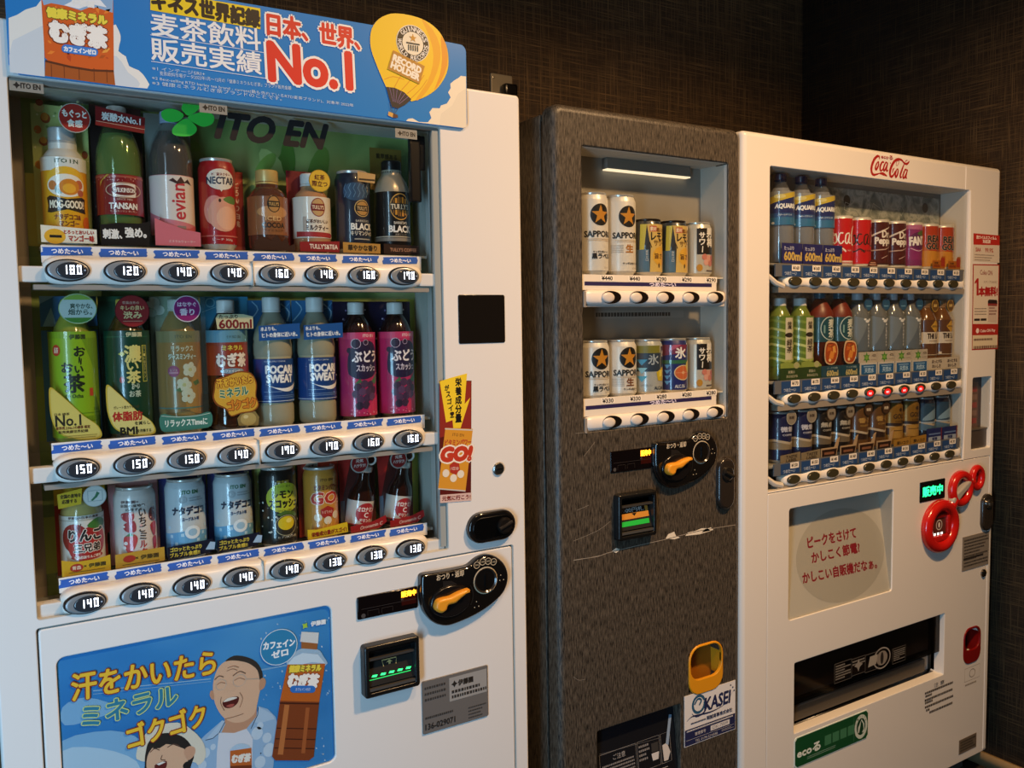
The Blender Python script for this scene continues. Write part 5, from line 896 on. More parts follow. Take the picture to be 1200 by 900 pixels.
def mid1():
    g = G1[1]; z = 1.231
    d = Drink('tea_bottle', 'lime green tea bottle with black calligraphy and a gold leaf sticker', 'bottle', g, XS1[0], Y1, z)
    d.card('backing_card', (-41, 0, 37, 222), 10, '3f7ab2', [('p', [(-41, 210), (-20, 222), (-41, 222)], '7fb0d8'), ('p', [(-41, 170), (-26, 205), (-18, 170)], '8fc0dc'), ('r', -41, 170, 37, 176, '5f7a34')]); d.turn('bottle', [(33.2 if 150 > b > 6 else a, b) for a, b in PET], M('8c9a3c', .15, coat=1)); d.cap(M('6f9a3a', .4), 198)
    d.wrap('label', 8, 168, 33.4, '86b321', [('p', [(6, 166), (60, 166), (60, 60), (36, 60), (28, 110)], '6c9a1c'), ('r', -100, 158, 100, 168, '7aa81e'), ('t', '伊藤園', 4, 160, 22, 7, '26381a', {'bold': .4}), ('t', 'お', 6, 138, 15, 14, '1b2412', {'bold': .9}), ('t', '〜', 6, 124, 4, 13, '1b2412', {'bold': .5, 'rot': 0}), ('t', 'お', -12, 114, 15, 14, '1b2412', {'bold': .9}), ('t', 'い', 4, 111, 11, 10, '1b2412', {'bold': .7}), ('t', '茶', -3, 90, 28, 27, '1b2412', {'bold': 1.2}), ('e', -27, 140, 6.5, 8.5, 'b8321f'), ('t', '緑茶', -27, 140, 7, 9, 'f0d8c0', {'bold': .2}), ('r', 18, 70, 24, 82, 'b8422a'), ('t', 'Oi Ocha', -4, 71, 24, 5.5, '2a3a14', {'bold': .2}), ('r', -100, 44, 100, 45, '5a8a1a'), ('e', 24, 36, 22, 4, '6a9a1c'), ('t', '525ml', 28, 50, 9, 4, '3a5a14')])
    d.card('leaf_sticker', leaf(0), -35.5, 'c9b23e', [('p', [(p[0]*.94-.3, p[1]*.94+2) for p in leaf(0)], 'd6c768'), ('t', '日本 緑茶', -22, 41, 20, 4, '4a3a10', {'bold': .2}), ('t', 'No.1', -14, 31, 34, 16, '2a2410', {'bold': .7}), ('t', '世界売上No.1の緑茶 認定', -8, 20, 46, 4.6, '6a3a14', {'bold': .3}), ('t', '販売実績世界記録', -8, 14, 40, 4.5, '5a4a1c', {'bold': .25}), ('r', -20, 4, 22, 5, '9a8a3a'), ('r', -20, 7, 24, 8, '9a8a3a')])
    d.card('round_tag', disc(7, 202, 26, 28, 23), -28, '9db86a', [('p', [p for p in disc(7, 202, 25, 28, 22) if p[1] < 213 or 1], 'c3d3cc'), ('p', [p for p in disc(7, 202, 24.5, 28, 21.5) if p[1] >= 212], '8fb548'), ('p', [p for p in disc(7, 202, 24.5, 28, 21.5) if p[1] <= 192], '4f8a34'), ('t', '爽やかな、', 12, 206, 30, 8, '2f4a3a', {'bold': .3}), ('t', '畑から。', 10, 197, 32, 8.5, '2f4a3a', {'bold': .3})])
    d = Drink('tea_bottle', 'dark green strong tea bottle with a red round tag and gold leaf sticker', 'bottle', g, XS1[1], Y1, z)
    d.card('backing_card', (-38, 0, 37, 222), 10, '14402c', [('r', -38, 214, 37, 222, '1c5238')]); d.turn('bottle', [(33.2 if 150 > b > 6 else a, b) for a, b in PET], M('4a3a14', .15, coat=1)); d.cap(M('c9b04a', .4), 198)
    d.wrap('label', 8, 168, 33.4, '0f3d2a', [('r', -100, 158, 100, 159, '2a6a4a'), ('t', '伊藤園', 6, 162, 24, 7, 'c8c8a0', {'bold': .3}), ('t', '濃', 3, 132, 24, 26, 'd9d07a', {'bold': 1.2}), ('t', 'い', 2, 113, 16, 12, 'd9d07a', {'bold': .8}), ('t', '茶', 3, 96, 20, 19, 'd9d07a', {'bold': .9}), ('t', 'お〜い', 5, 82, 11, 10, 'b8c8b0', {'bold': .4}), ('t', 'お茶', 4, 70, 17, 10, 'b8c8b0', {'bold': .4}), ('r', 17, 88, 25, 145, 'c3c24a'), ('r', 18, 89, 24, 144, '1a4a2a')]+[('t', c, 21, 141-5.6*i, 4, 4.6, 'd3cf7a') for i, c in enumerate('ガレート型カテキン')]+[('p', [(-18, 132), (-12, 136), (-8, 132), (-12, 128)], 'c3c24a'), ('e', -14, 92, 3.5, 5, 'a83a2c')])
    d.card('leaf_sticker', leaf(0), -35.5, 'c9b23e', [('p', [(p[0]*.94-.3, p[1]*.94+2) for p in leaf(0)], 'd8cc7c'), ('t', 'ガレート型カテキンが', -10, 46, 36, 4.4, '4a3a14', {'bold': .2}), ('t', '体脂肪', -9, 32, 42, 14, 'b0261c', {'bold': .9}), ('t', 'を減らし', 12, 20, 22, 5.5, '2a2410', {'bold': .3}), ('t', 'BMI', -8, 9, 24, 11, '1c180c', {'bold': .9}), ('t', 'を改善する', 14, 8, 20, 5, '3a300f', {'bold': .2})])
    d.card('round_tag', disc(6, 198, 25), -28, '5a1418', [('e', 6, 198, 24, 24, '8f1f22'), ('t', '茶葉由来の', 4, 211, 24, 4.5, 'd8b8a0'), ('t', 'キレの良い', 6, 203, 34, 7.5, 'e0c084', {'bold': .3}), ('t', '渋み', 6, 192, 26, 11, 'e6cc90', {'bold': .6}), ('r', -8, 182, 20, 183, 'c88a70')])
    d = Drink('jasmine_tea_bottle', 'amber jasmine tea bottle printed with white flowers and a purple tag', 'bottle', g, XS1[2], Y1, z)
    d.card('backing_card', (-42, 0, 36, 222), 10, '8fa08a', [('e', -34, 212, 10, 9, 'd3d8cc'), ('e', -26, 200, 9, 8, 'e0e2d6'), ('e', -36, 196, 7, 7, 'b8c4b4'), ('e', 30, 212, 8, 8, 'c8d0c0')]); d.turn('bottle', WAIST, M('b08a4c', .12, coat=1)); d.cap(WCAP, 198)
    d.wrap('label', 36, 166, 33.3, 'ab7c3e', [('r', -100, 148, 100, 166, '8d8458'), ('t', 'ITO EN', 2, 157, 26, 5, '4a5a4a', {'bold': .2}), ('p', smooth([(2, 40), (60, 40), (60, 140), (34, 120), (14, 90)], 3), 'c98f3c'), ('t', 'リラックス', 0, 138, 34, 9, 'e8ead8', {'bold': .4}), ('t', 'ジャスミンティー', 0, 125, 44, 9, 'f2f4e6', {'bold': .6, 'out': '6a6a5a', 'ow': .5}), ('e', -15, 102, 9, 9, 'a83a7a'), ('t', 'カフェ', -15, 104, 12, 4.5, 'f0dce6'), ('r', -22, 98, -8, 101, 'd890b4')]+[('e', u+7*math.cos(k*1.257), v+7*math.sin(k*1.257), 5, 5.5, 'ece8d8') for u, v in ((10, 104), (0, 80), (6, 62)) for k in range(5)]+[('e', 10, 104, 3, 3, 'd9d29a'), ('e', 0, 80, 3, 3, 'd9d29a'), ('p', [(14, 84), (24, 88), (28, 82), (18, 78)], '5a7a3a'), ('p', [(-14, 72), (-6, 76), (-4, 68)], '5a7a3a'), ('r', -100, 42, 100, 44, '5a8a84'), ('t', '600ml', 0, 39, 14, 3.6, '4a5a4a')])
    d.card('clear_box', (-40, 8, 36, 216), -36, SLEEVE, []); d.card('round_tag', disc(8, 201, 21), -38, 'd8ccd4', [('e', 8, 201, 19.5, 19.5, '8f1f6c'), ('t', 'はなやぐ', 8, 208, 28, 7, 'ecd8e4', {'bold': .3}), ('t', '香り', 8, 196, 22, 10.5, 'f2e0ea', {'bold': .5})]); d.card('front_strip', smooth([(-38, 6), (-20, 3), (16, 4), (38, 8), (38, 30), (16, 27), (-14, 27), (-38, 31)], 3), -38.5, '3f7d70', [('l', smooth([(-37, 29), (-14, 25.5), (16, 25.5), (37, 28.5)], 3, False), .8, 'cfe0d4'), ('t', 'リラックスTimeに', 0, 16, 64, 11, 'e4efe6', {'bold': .5})])
    d = Drink('barley_tea_bottle', 'brown barley tea bottle with orange label, blue card and yellow cloud placard', 'bottle', g, XS1[3], Y1, z)
    d.card('backing_card', (-38, 60, 40, 222), 10, '3f8cb0', [('e', -22, 212, 8, 8, '7fc0d8'), ('e', -22, 212, 6, 6, '3f8cb0'), ('l', [(-36, 196), (-10, 206)], .8, '9fd0e0')]); d.turn('bottle', WAIST, DKTEA); d.cap(WCAP, 194, 14.5, 22)
    d.wrap('label', 92, 166, 33.4, '9a3a1e', [('r', -100, 146, 100, 166, '5f93a8'), ('t', '伊藤園', 4, 155, 24, 5, '2a4a4a'), ('r', -100, 141, 100, 146, '8a3018'), ('t', 'ミネラル', 2, 137, 34, 8, 'e2c84a', {'bold': .5, 'out': '3a4a1a', 'ow': .4}), ('t', 'むぎ茶', 0, 117, 50, 22, 'f0e6d8', {'bold': 1.5, 'out': '5a1a10', 'ow': .8}), ('e', 0, 99, 20, 4.5, '7a92a0'), ('t', 'カフェインゼロ', 0, 99, 32, 4.5, 'e8eef2', {'bold': .2})]); d.card('volume_tag', [(-22, 168), (36, 168), (36, 188), (20, 192), (-20, 192), (-24, 186)], -34, 'cfc9a0', [('t', 'たっぷり', -4, 188, 30, 6, '4a2a20', {'bold': .3}), ('t', '600ml', 7, 176, 52, 14, '7a1a24', {'bold': .8})])
    d.card('cloud_placard', smooth([(-32, 66), (-28, 82), (-10, 88), (8, 94), (26, 92), (34, 84), (38, 70), (36, 52), (40, 36), (30, 26), (10, 24), (-6, 20), (-14, 32), (-28, 40), (-34, 52)], 3), -36, '8a4a1a', [('p', smooth([(-30, 66), (-27, 80), (-10, 86), (8, 92), (25, 90), (32.5, 83), (36, 70), (34.5, 52), (38, 37), (29, 28), (10, 26), (-6, 22), (-13, 34), (-26, 42), (-32, 53)], 3), 'd9a93a'), ('t', '汗をかいたら', 2, 78, 58, 14, 'e8b83a', {'bold': .9, 'out': '8a3018', 'ow': 1, 'rot': .1}), ('t', 'ミネラル', 0, 60, 46, 14, '3f7a6a', {'bold': .9, 'out': 'e6dc9a', 'ow': .9, 'rot': .1}), ('t', 'ゴクゴク', 12, 40, 46, 16, 'd98a2a', {'bold': 1, 'out': '8a2a14', 'ow': 1, 'rot': .1})]); d.card('prize_placard', [(6, 4), (38, 2), (40, 16), (34, 26), (12, 26), (4, 16)], -35, '8f7a48', [('e', 22, 14, 13, 11, 'b8a060'), ('e', 18, 18, 4, 3, 'd8c890')])
    d = Drink('sports_drink_bottle', 'cloudy white sports drink bottle with blue label beside the barley tea', 'bottle', g, XS1[4], Y1, z)
    d.card('backing_card', (-38, 60, 37, 216), 10, '2f6ea0', [('l', smooth([(-36, 180), (-20, 200), (-30, 214)], 3, False), 2, '8fc0dc'), ('l', smooth([(20, 210), (34, 196), (30, 180)], 3, False), 2.4, '9fc8e0'), ('l', smooth([(-10, 214), (20, 200), (36, 212)], 3, False), 1.6, '5f9ac4')]); d.turn('bottle', WAIST, MILKP); d.turn('drink', [(0, 3), (29, 4), (31.6, 10), (31.6, 140), (28, 164), (20, 182)], M('aca98e', .15, coat=1)); d.cap(WCAP, 195, 15.5, 26)
    d.wrap('label', 42, 116, 33.5, '173f7e', [('t', 'POCARI', 3, 98, 50, 13, 'f2f4f4', {'bold': 1.3}), ('t', 'SWEAT', 3, 82.5, 48, 13, 'f2f4f4', {'bold': 1.3}), ('p', smooth([(-24, 74), (-8, 68), (10, 66), (28, 70), (42, 77), (30, 64), (14, 60), (-2, 64)], 3), 'eef1f2'), ('r', -26, 60, 4, 61, '7a98c0'), ('r', -26, 50, 40, 51, '6a8ab8'), ('r', -26, 53, 40, 54, '6a8ab8'), ('r', -100, 44, 100, 45, 'c8d4e4'), ('t', 'ION SUPPLY DRINK', -6, 112, 36, 2.6, 'c8d4e4')])
    d.card('blue_strip', [(-32, 143), (38, 146), (38, 172), (-32, 168)], -34.5, '17549a', [('t', '水よりも、', -16, 163, 26, 7, 'eef4f8', {'bold': .3, 'rot': .03}), ('t', 'ヒトの身体に近い水。', 3, 153, 60, 8, 'eef4f8', {'bold': .4, 'rot': .03})])
    copy_thing(d.o, 'cloudy white sports drink bottle with blue label beside the dark starry card', (XS1[5], Y1, z))
    d = Drink('grape_juice_bottle', 'pink and purple grape squash bottle next to the sports drink', 'bottle', g, XS1[6], Y1, z)
    d.card('backing_card', (-42, 0, 36, 214), 10, '1b1230', dots(34, -40, 60, 35, 212, .8, 2.6, ['c8c4d8', '7a6a9a', 'e0dce8'], 6)); d.turn('bottle', [(0, 2), (24, 0), (29, 1), (32.5, 8), (33, 20), (33, 140), (31.5, 150), (28, 164), (22, 178), (15, 189), (12.8, 193), (12.8, 200)], GRAPE); d.cap(WCAP, 190, 15, 22)
    d.wrap('label', 8, 158, 33.3, 'b52a60', [('r', -100, 146, 100, 158, 'c83a6a'), ('t', 'ITO EN', 10, 152, 22, 5, 'e8d0d8', {'bold': .3}), ('p', smooth([(-30, 90), (-26, 124), (-8, 140), (14, 142), (30, 128), (34, 100), (24, 82), (0, 74), (-20, 78)], 3), '20163c'), ('e', -14, 138, 9, 9, '2c1c3a'), ('o', -14, 138, 9, 9, 1, 'c8b8d0'), ('e', 4, 140, 5, 5, '2c1c3a'), ('o', 4, 140, 5, 5, .8, 'b8a8c8'), ('e', -26, 126, 5, 5, '2c1c3a'), ('t', 'ぶどう', 4, 115, 50, 20, 'f0eaf0', {'bold': 1.1}), ('t', 'スカッシュ', 6, 94, 40, 12, 'd8d0e0', {'bold': .5}), ('p', [(14, 70), (30, 84), (32, 72), (24, 64)], '3f7a4a'), ('p', [(-18, 66), (-8, 76), (-4, 68)], '3f6a40')]+[('e', u, v, 7, 7, c) for u, v, c in ((-12, 60, '3a2440'), (0, 66, '4a3050'), (12, 64, '3f284a'), (-16, 48, '4a3050'), (-4, 52, '5a3c60'), (8, 52, '4a3050'), (20, 54, '3a2440'), (-8, 38, '4a3050'), (4, 40, '3f284a'), (16, 42, '5a3c60'), (-10, 27, '2a1a34'), (2, 28, '3a2440'))]+[('p', smooth([(10, 30), (40, 46), (46, 12), (8, 10)], 3), 'c8305e')]+dots(20, -34, 10, 34, 20, .8, 1.8, ['e8a8c0', 'd86a90'], 9))
    copy_thing(d.o, 'pink and purple grape squash bottle at the right end of the middle shelf', (XS1[7], Y1, z))
mid1()
LIFT = 9
def low1():
    g = G1[2]; z = 1.021
    d = Drink('apple_juice_bottle', 'apple juice bottle with red apples on its label and yellow strips', 'bottle', g, XS1[0], Y1, z)
    d.card('backing_card', (-36, 0, 36, 142), 10, 'a8321f', [('p', [(-36, 110), (36, 118), (36, 142), (-36, 142)], 'd8b82a'), ('p', smooth([(10, 60), (40, 60), (36, 118), (22, 112)], 3), '9a281c')]); d.turn('bottle', [(0, 2), (25, 0), (29, 2), (31, 8), (31, 92), (29, 104), (24, 114), (20, 120), (20, 128)], M('b8a868', .15, coat=1))
    d.wrap('label', 10, 98, 31.2, 'd9d6cc', [('r', -100, 90, 100, 92, 'b8b4a4'), ('t', '伊藤園×日本の果実', 0, 95, 44, 4, '5a3a2a', {'bold': .2}), ('e', -14, 64, 20, 22, '8e1c1c'), ('e', 14, 58, 21, 24, 'a02020'), ('e', -4, 50, 20, 22, 'b52a26'), ('p', smooth([(4, 82), (20, 92), (36, 86), (34, 78), (16, 76)], 3), '3f7a34'), ('l', [(-8, 76), (-4, 86)], 1.5, '4a2a1a'), ('t', 'りんご', 3, 68, 50, 18, '1c1614', {'bold': 1.4, 'out': 'efe8dc', 'ow': 1}), ('t', '三兄弟', 4, 48, 38, 13, '2a201c', {'bold': .8, 'out': 'efe8dc', 'ow': 1}), ('e', 4, 34, 24, 5, 'a8281f'), ('t', '青森県産りんご使用', 4, 34, 38, 4.5, 'f0e4d4', {'bold': .2})])
    d.card('round_tag', disc(17, 126, 16.5), -30, 'b8b8b0', [('e', 17, 126, 15.5, 15.5, 'd8d8d2'), ('r', 7, 118, 28, 135, 'a8b0b0'), ('r', 8, 119, 27, 134, 'dcdcd6'), ('p', [(11, 120), (17, 126), (20, 133), (24, 130), (20, 124), (14, 119)], '3f7a54')]); d.card('top_strip', [(-33, 112), (-2, 116), (0, 140), (-34, 134)], -30, 'e0bb2c', [('t', '全国の産地を', -16, 130, 28, 6, '3a2a10', {'bold': .25}), ('t', '応援する', -18, 122, 20, 6, '3a2a10', {'bold': .25})]); d.card('front_strip', [(-33, 0), (34, 0), (34, 24), (14, 20), (-14, 20), (-33, 25)], -34, 'd9ab24', [('e', -13, 11, 9, 6, 'b0321f'), ('t', '青森', -13, 11, 12, 6, 'f0dcc0', {'bold': .2}), ('t', '× 伊藤園', 12, 12, 30, 6, '4a3a10', {'bold': .3}), ('r', -24, 4, 26, 5, '8a6a1c')])
    d = Drink('strawberry_milk_can', 'pink and white strawberry milk can with printed strawberries', 'can', g, XS1[1], Y1, z)
    d.card('backing_card', (-37, 4, 37, 146), 10, 'c98a8c', [('r', -36, 130, 36, 145, 'd8a0a0')]); can(d, 132, 'd8cfc8', [('t', '伊藤園×', -12, 110, 26, 4.5, '5a3a3a', {'bold': .2}), ('t', '全国の産地を', -8, 104, 36, 4.5, '5a4a44', {'bold': .2}), ('t', '応援する', -6, 98, 24, 4.5, '5a4a44', {'bold': .2})]+[('t', c, 6, 92-12.5*i, 10, 11, 'b02a34' if i > 3 else '3a2a28', {'bold': .4}) for i, c in enumerate('いちごミルク')]+[('p', smooth([(-24, 92), (-8, 94), (-6, 84), (-14, 78), (-24, 84)], 3), 'b02a30'), ('p', smooth([(-20, 76), (-6, 80), (-4, 64), (-14, 62), (-22, 68)], 3), 'a8242a'), ('p', smooth([(-22, 54), (-10, 60), (-2, 52), (-8, 34), (-16, 30), (-22, 40)], 3), 'c83a3a'), ('p', [(-20, 56), (-12, 62), (-6, 56)], '4f7a3a'), ('p', smooth([(18, 96), (28, 98), (30, 78), (22, 76), (16, 84)], 3), '6a2a24'), ('p', smooth([(18, 70), (30, 74), (30, 56), (24, 52)], 3), 'a8242a'), ('p', smooth([(22, 48), (30, 50), (30, 34), (24, 30)], 3), 'b02a30')]+dots(10, -40, 25, 40, 110, 1, 3, ['e8b8b4', 'f0e6e0'], 3), r=31)
    d.card('front_strip', [(-36, 0), (36, 2), (36, 24), (-36, 22)], -34, 'c99a34', [('e', -16, 13, 9, 5.5, 'b0321f'), ('t', '× 伊藤園', 10, 13, 34, 7, '4a3410', {'bold': .3}), ('r', -26, 4, 28, 5, '7a5a1c')])
    d = Drink('yogurt_drink_can', 'pale blue coconut jelly drink can on navy card next to the strawberry milk', 'can', g, XS1[2], Y1, z)
    d.card('backing_card', [(-39, 4), (37, 0), (36, 142), (-38, 146)], 10, '191c5a', []); can(d, 136, 'c3ccd0', [('p', [(-105, 14), (105, 14), (105, 52), (40, 48), (0, 54), (-40, 48), (-105, 52)], '6aa8d0'), ('p', [(-105, 10), (105, 10), (105, 30), (0, 32), (-105, 30)], '3a84ba')]+[('r', u, v, u+5, v+5, 'b8d8ea') for u, v in ((-32, 42), (-24, 30), (-14, 44), (20, 44), (28, 34), (34, 46), (-36, 56), (26, 56), (10, 34))]+[('t', 'ITO EN', 2, 116, 24, 6, '1f6a3a', {'bold': .4}), ('e', -9, 104, 6, 6, 'a8b0b4'), ('t', 'K', -9, 104, 4, 5, 'e8ecee'), ('r', 0, 101, 24, 103, 'a0a8ac'), ('r', 0, 105, 20, 107, 'a0a8ac'), ('t', 'ナタデココ', 0, 86, 52, 13, '16203c', {'bold': 1.1}), ('t', 'ヨーグルト味', 2, 72, 26, 6, '1f3a6a', {'bold': .3}), ('e', 4, 50, 12, 11, 'e6eef2'), ('e', 4, 50, 7, 6, '9fc4dc'), ('t', '食感楽しい', 2, 26, 40, 4.5, 'e0eef6', {'bold': .2}), ('t', '280g', 2, 20, 12, 4, 'd8e8f2')], r=31)
    d.card('front_strip', [(-36, 0), (30, 4), (36, 14), (34, 26), (-36, 22)], -34, '14162c', [('t', 'ゴロッとたっぷり', -8, 17, 48, 7, 'e0c84a', {'bold': .4}), ('t', 'ブルブル食感!!', -10, 8, 46, 7, 'e0c84a', {'bold': .4}), ('p', [(22, 10), (30, 22), (38, 20), (36, 8)], 'a8c4e0')])
    copy_thing(d.o, 'pale blue coconut jelly drink can on navy card next to the lemon soda', (XS1[3], Y1, z))
    d = Drink('lemon_soda_can', 'black and yellow lemon soda can with white dots', 'can', g, XS1[4], Y1, z)
    d.card('backing_card', (-37, 2, 36, 150), 10, '9aa04a', [('e', -30, 18, 9, 12, 'c8b428'), ('r', -37, 130, 36, 150, 'b8bc6a')]); can(d, 140, '15130f', dots(60, -60, 14, 60, 120, 1.2, 1.9, ['e0dcd0'], 7)+[('e', 2, 88, 30, 26, 'b8c030'), ('t', 'ITO EN', 2, 108, 20, 4, '2a3a14'), ('t', 'レモン', 0, 94, 34, 12, '1c1a10', {'bold': 1.1}), ('t', 'スコッシュ', 2, 78, 50, 14, '1c1a10', {'bold': 1.2}), ('t', 'SINCE 1985', 2, 66, 24, 3, '3a3a14'), ('p', [(-12, 60), (2, 66), (20, 62), (26, 54), (0, 54)], '4a6a2a'), ('e', 4, 40, 20, 19, '15130f'), ('e', 4, 40, 19, 18, 'b8b08a'), ('e', 4, 40, 18, 17, '2a241a'), ('e', 4, 44, 14, 12, 'dcc020'), ('e', 8, 48, 5, 4, 'f0e070'), ('t', 'ヒアルロン酸', 6, 20, 32, 4, 'e0dcc8'), ('t', '微炭酸', 0, 116, 20, 5, 'd8b040')], r=31.5)
    d = Drink('vitamin_drink_can', 'orange vitamin drink can with big red lettering on a yellow foot strip', 'can', g, XS1[5], Y1, z)
    d.card('backing_card', (-37, 4, 37, 150), 10, 'b83a24', [('p', [(0, 150), (37, 150), (37, 90), (10, 110)], 'd84a2c'), ('p', [(-28, 128), (-20, 136), (0, 136), (0, 120), (-20, 120)], 'c8bca8'), ('t', '元気に', -9, 131, 16, 5, '3a2420', {'bold': .3}), ('t', '行こう!', -9, 124, 16, 5, '3a2420', {'bold': .3})]); can(d, 132, 'c98a34', [('t', 'ITO EN', 2, 110, 22, 4.5, '5a3a14', {'bold': .2}), ('t', 'ビタミンパワー', 2, 97, 44, 9, '8a3a24', {'bold': .6}), ('t', 'GO!', 2, 78, 56, 20, 'b8301f', {'bold': 1.6, 'out': 'f0d8c0', 'ow': 1.2, 'it': .1}), ('p', [(-10, 58), (2, 64), (14, 58), (14, 46), (2, 40), (-10, 46)], 'a82a20'), ('t', '1日分', 2, 53, 18, 5, 'f0dcc8'), ('e', -15, 44, 7, 7, 'e0d2b8'), ('e', 2, 38, 7, 7, 'e0d2b8'), ('e', 18, 46, 7, 7, 'e0d2b8')]+[('l', [(-30+7*i, 20), (-26+7*i, 34)], 1.6, 'e0a848') for i in range(9)], r=30)
    d.card('front_strip', [(-37, 0), (37, 4), (36, 22), (-20, 16), (-37, 18)], -35, 'e0bc22', [('t', '栄養成分量がスゴイ!', 2, 9, 64, 8, '8a2a14', {'bold': .5, 'rot': .04})])
    d = Drink('tonic_bottle', 'small brown glass tonic bottle on a red card beside the orange vitamin can', 'bottle', g, XS1[6], Y1, z)
    d.card('backing_card', (-37, 4, 33, 150), 10, '4a1d18', [('p', [(-37, 40), (-10, 150), (-37, 150)], '9a2420'), ('p', smooth([(-37, 100), (-20, 110), (-14, 150), (-37, 150)], 2), 'b02a24'), ('r', -36, 20, -28, 60, '6a7484')]); T = .16
    bo = d.turn('bottle', [(0, 4), (21, 2), (24, 6), (24, 66), (22, 78), (15, 92), (12, 102), (11.5, 112), (13, 114)], M('2a130c', .1, coat=1), 28, None, T, -.01); d.wrap('label', 18, 62, 24.2, 'c9c4bc', [('e', 4, 40, 20, 19, 'a8242a'), ('t', 'オロナミン', 4, 47, 34, 8, 'f0e8e2', {'bold': .5}), ('t', 'C', 4, 37, 8, 9, 'f0e8e2', {'bold': .5}), ('t', 'ドリンク', 4, 27, 22, 6.5, 'f0e8e2', {'bold': .4}), ('r', -40, 18, 40, 20, 'a8242a')], None, None, T, -.01)
    d.turn('pull_cap', [(13, 113), (14.5, 115), (14.5, 123), (12, 125), (0, 125)], M('d8d4cc', .3, .5), 24, None, T, -.01); mb = MB().tube([(.016+.0085*math.cos(2*PI*k/16), -.016, .135+.0085*math.sin(2*PI*k/16)) for k in range(16)], .002, M('dcd8d0', .35), 6, True); mb.obj('pull_ring', d.o)
    d.card('round_tag', disc(-11, 132, 17), -26, 'b0aca4', [('e', -11, 132, 15, 15, '8f2222'), ('t', '元気', -11, 137, 14, 6, 'f0dcd0', {'bold': .3}), ('t', 'ハツラツ!', -11, 128, 22, 6, 'f0dcd0', {'bold': .3})]); d.card('front_strip', [(-34, 0), (20, 2), (36, 12), (34, 24), (10, 16), (-34, 12)], -33, '9e1f22', [('t', 'Oronamin C', 6, 9, 44, 6, 'e8c8bc', {'it': .3, 'bold': .2, 'rot': .1})])
    copy_thing(d.o, 'small brown tonic bottle on red card at the right end of the bottom shelf', (XS1[7], Y1, z))
low1()
LIFT = 0
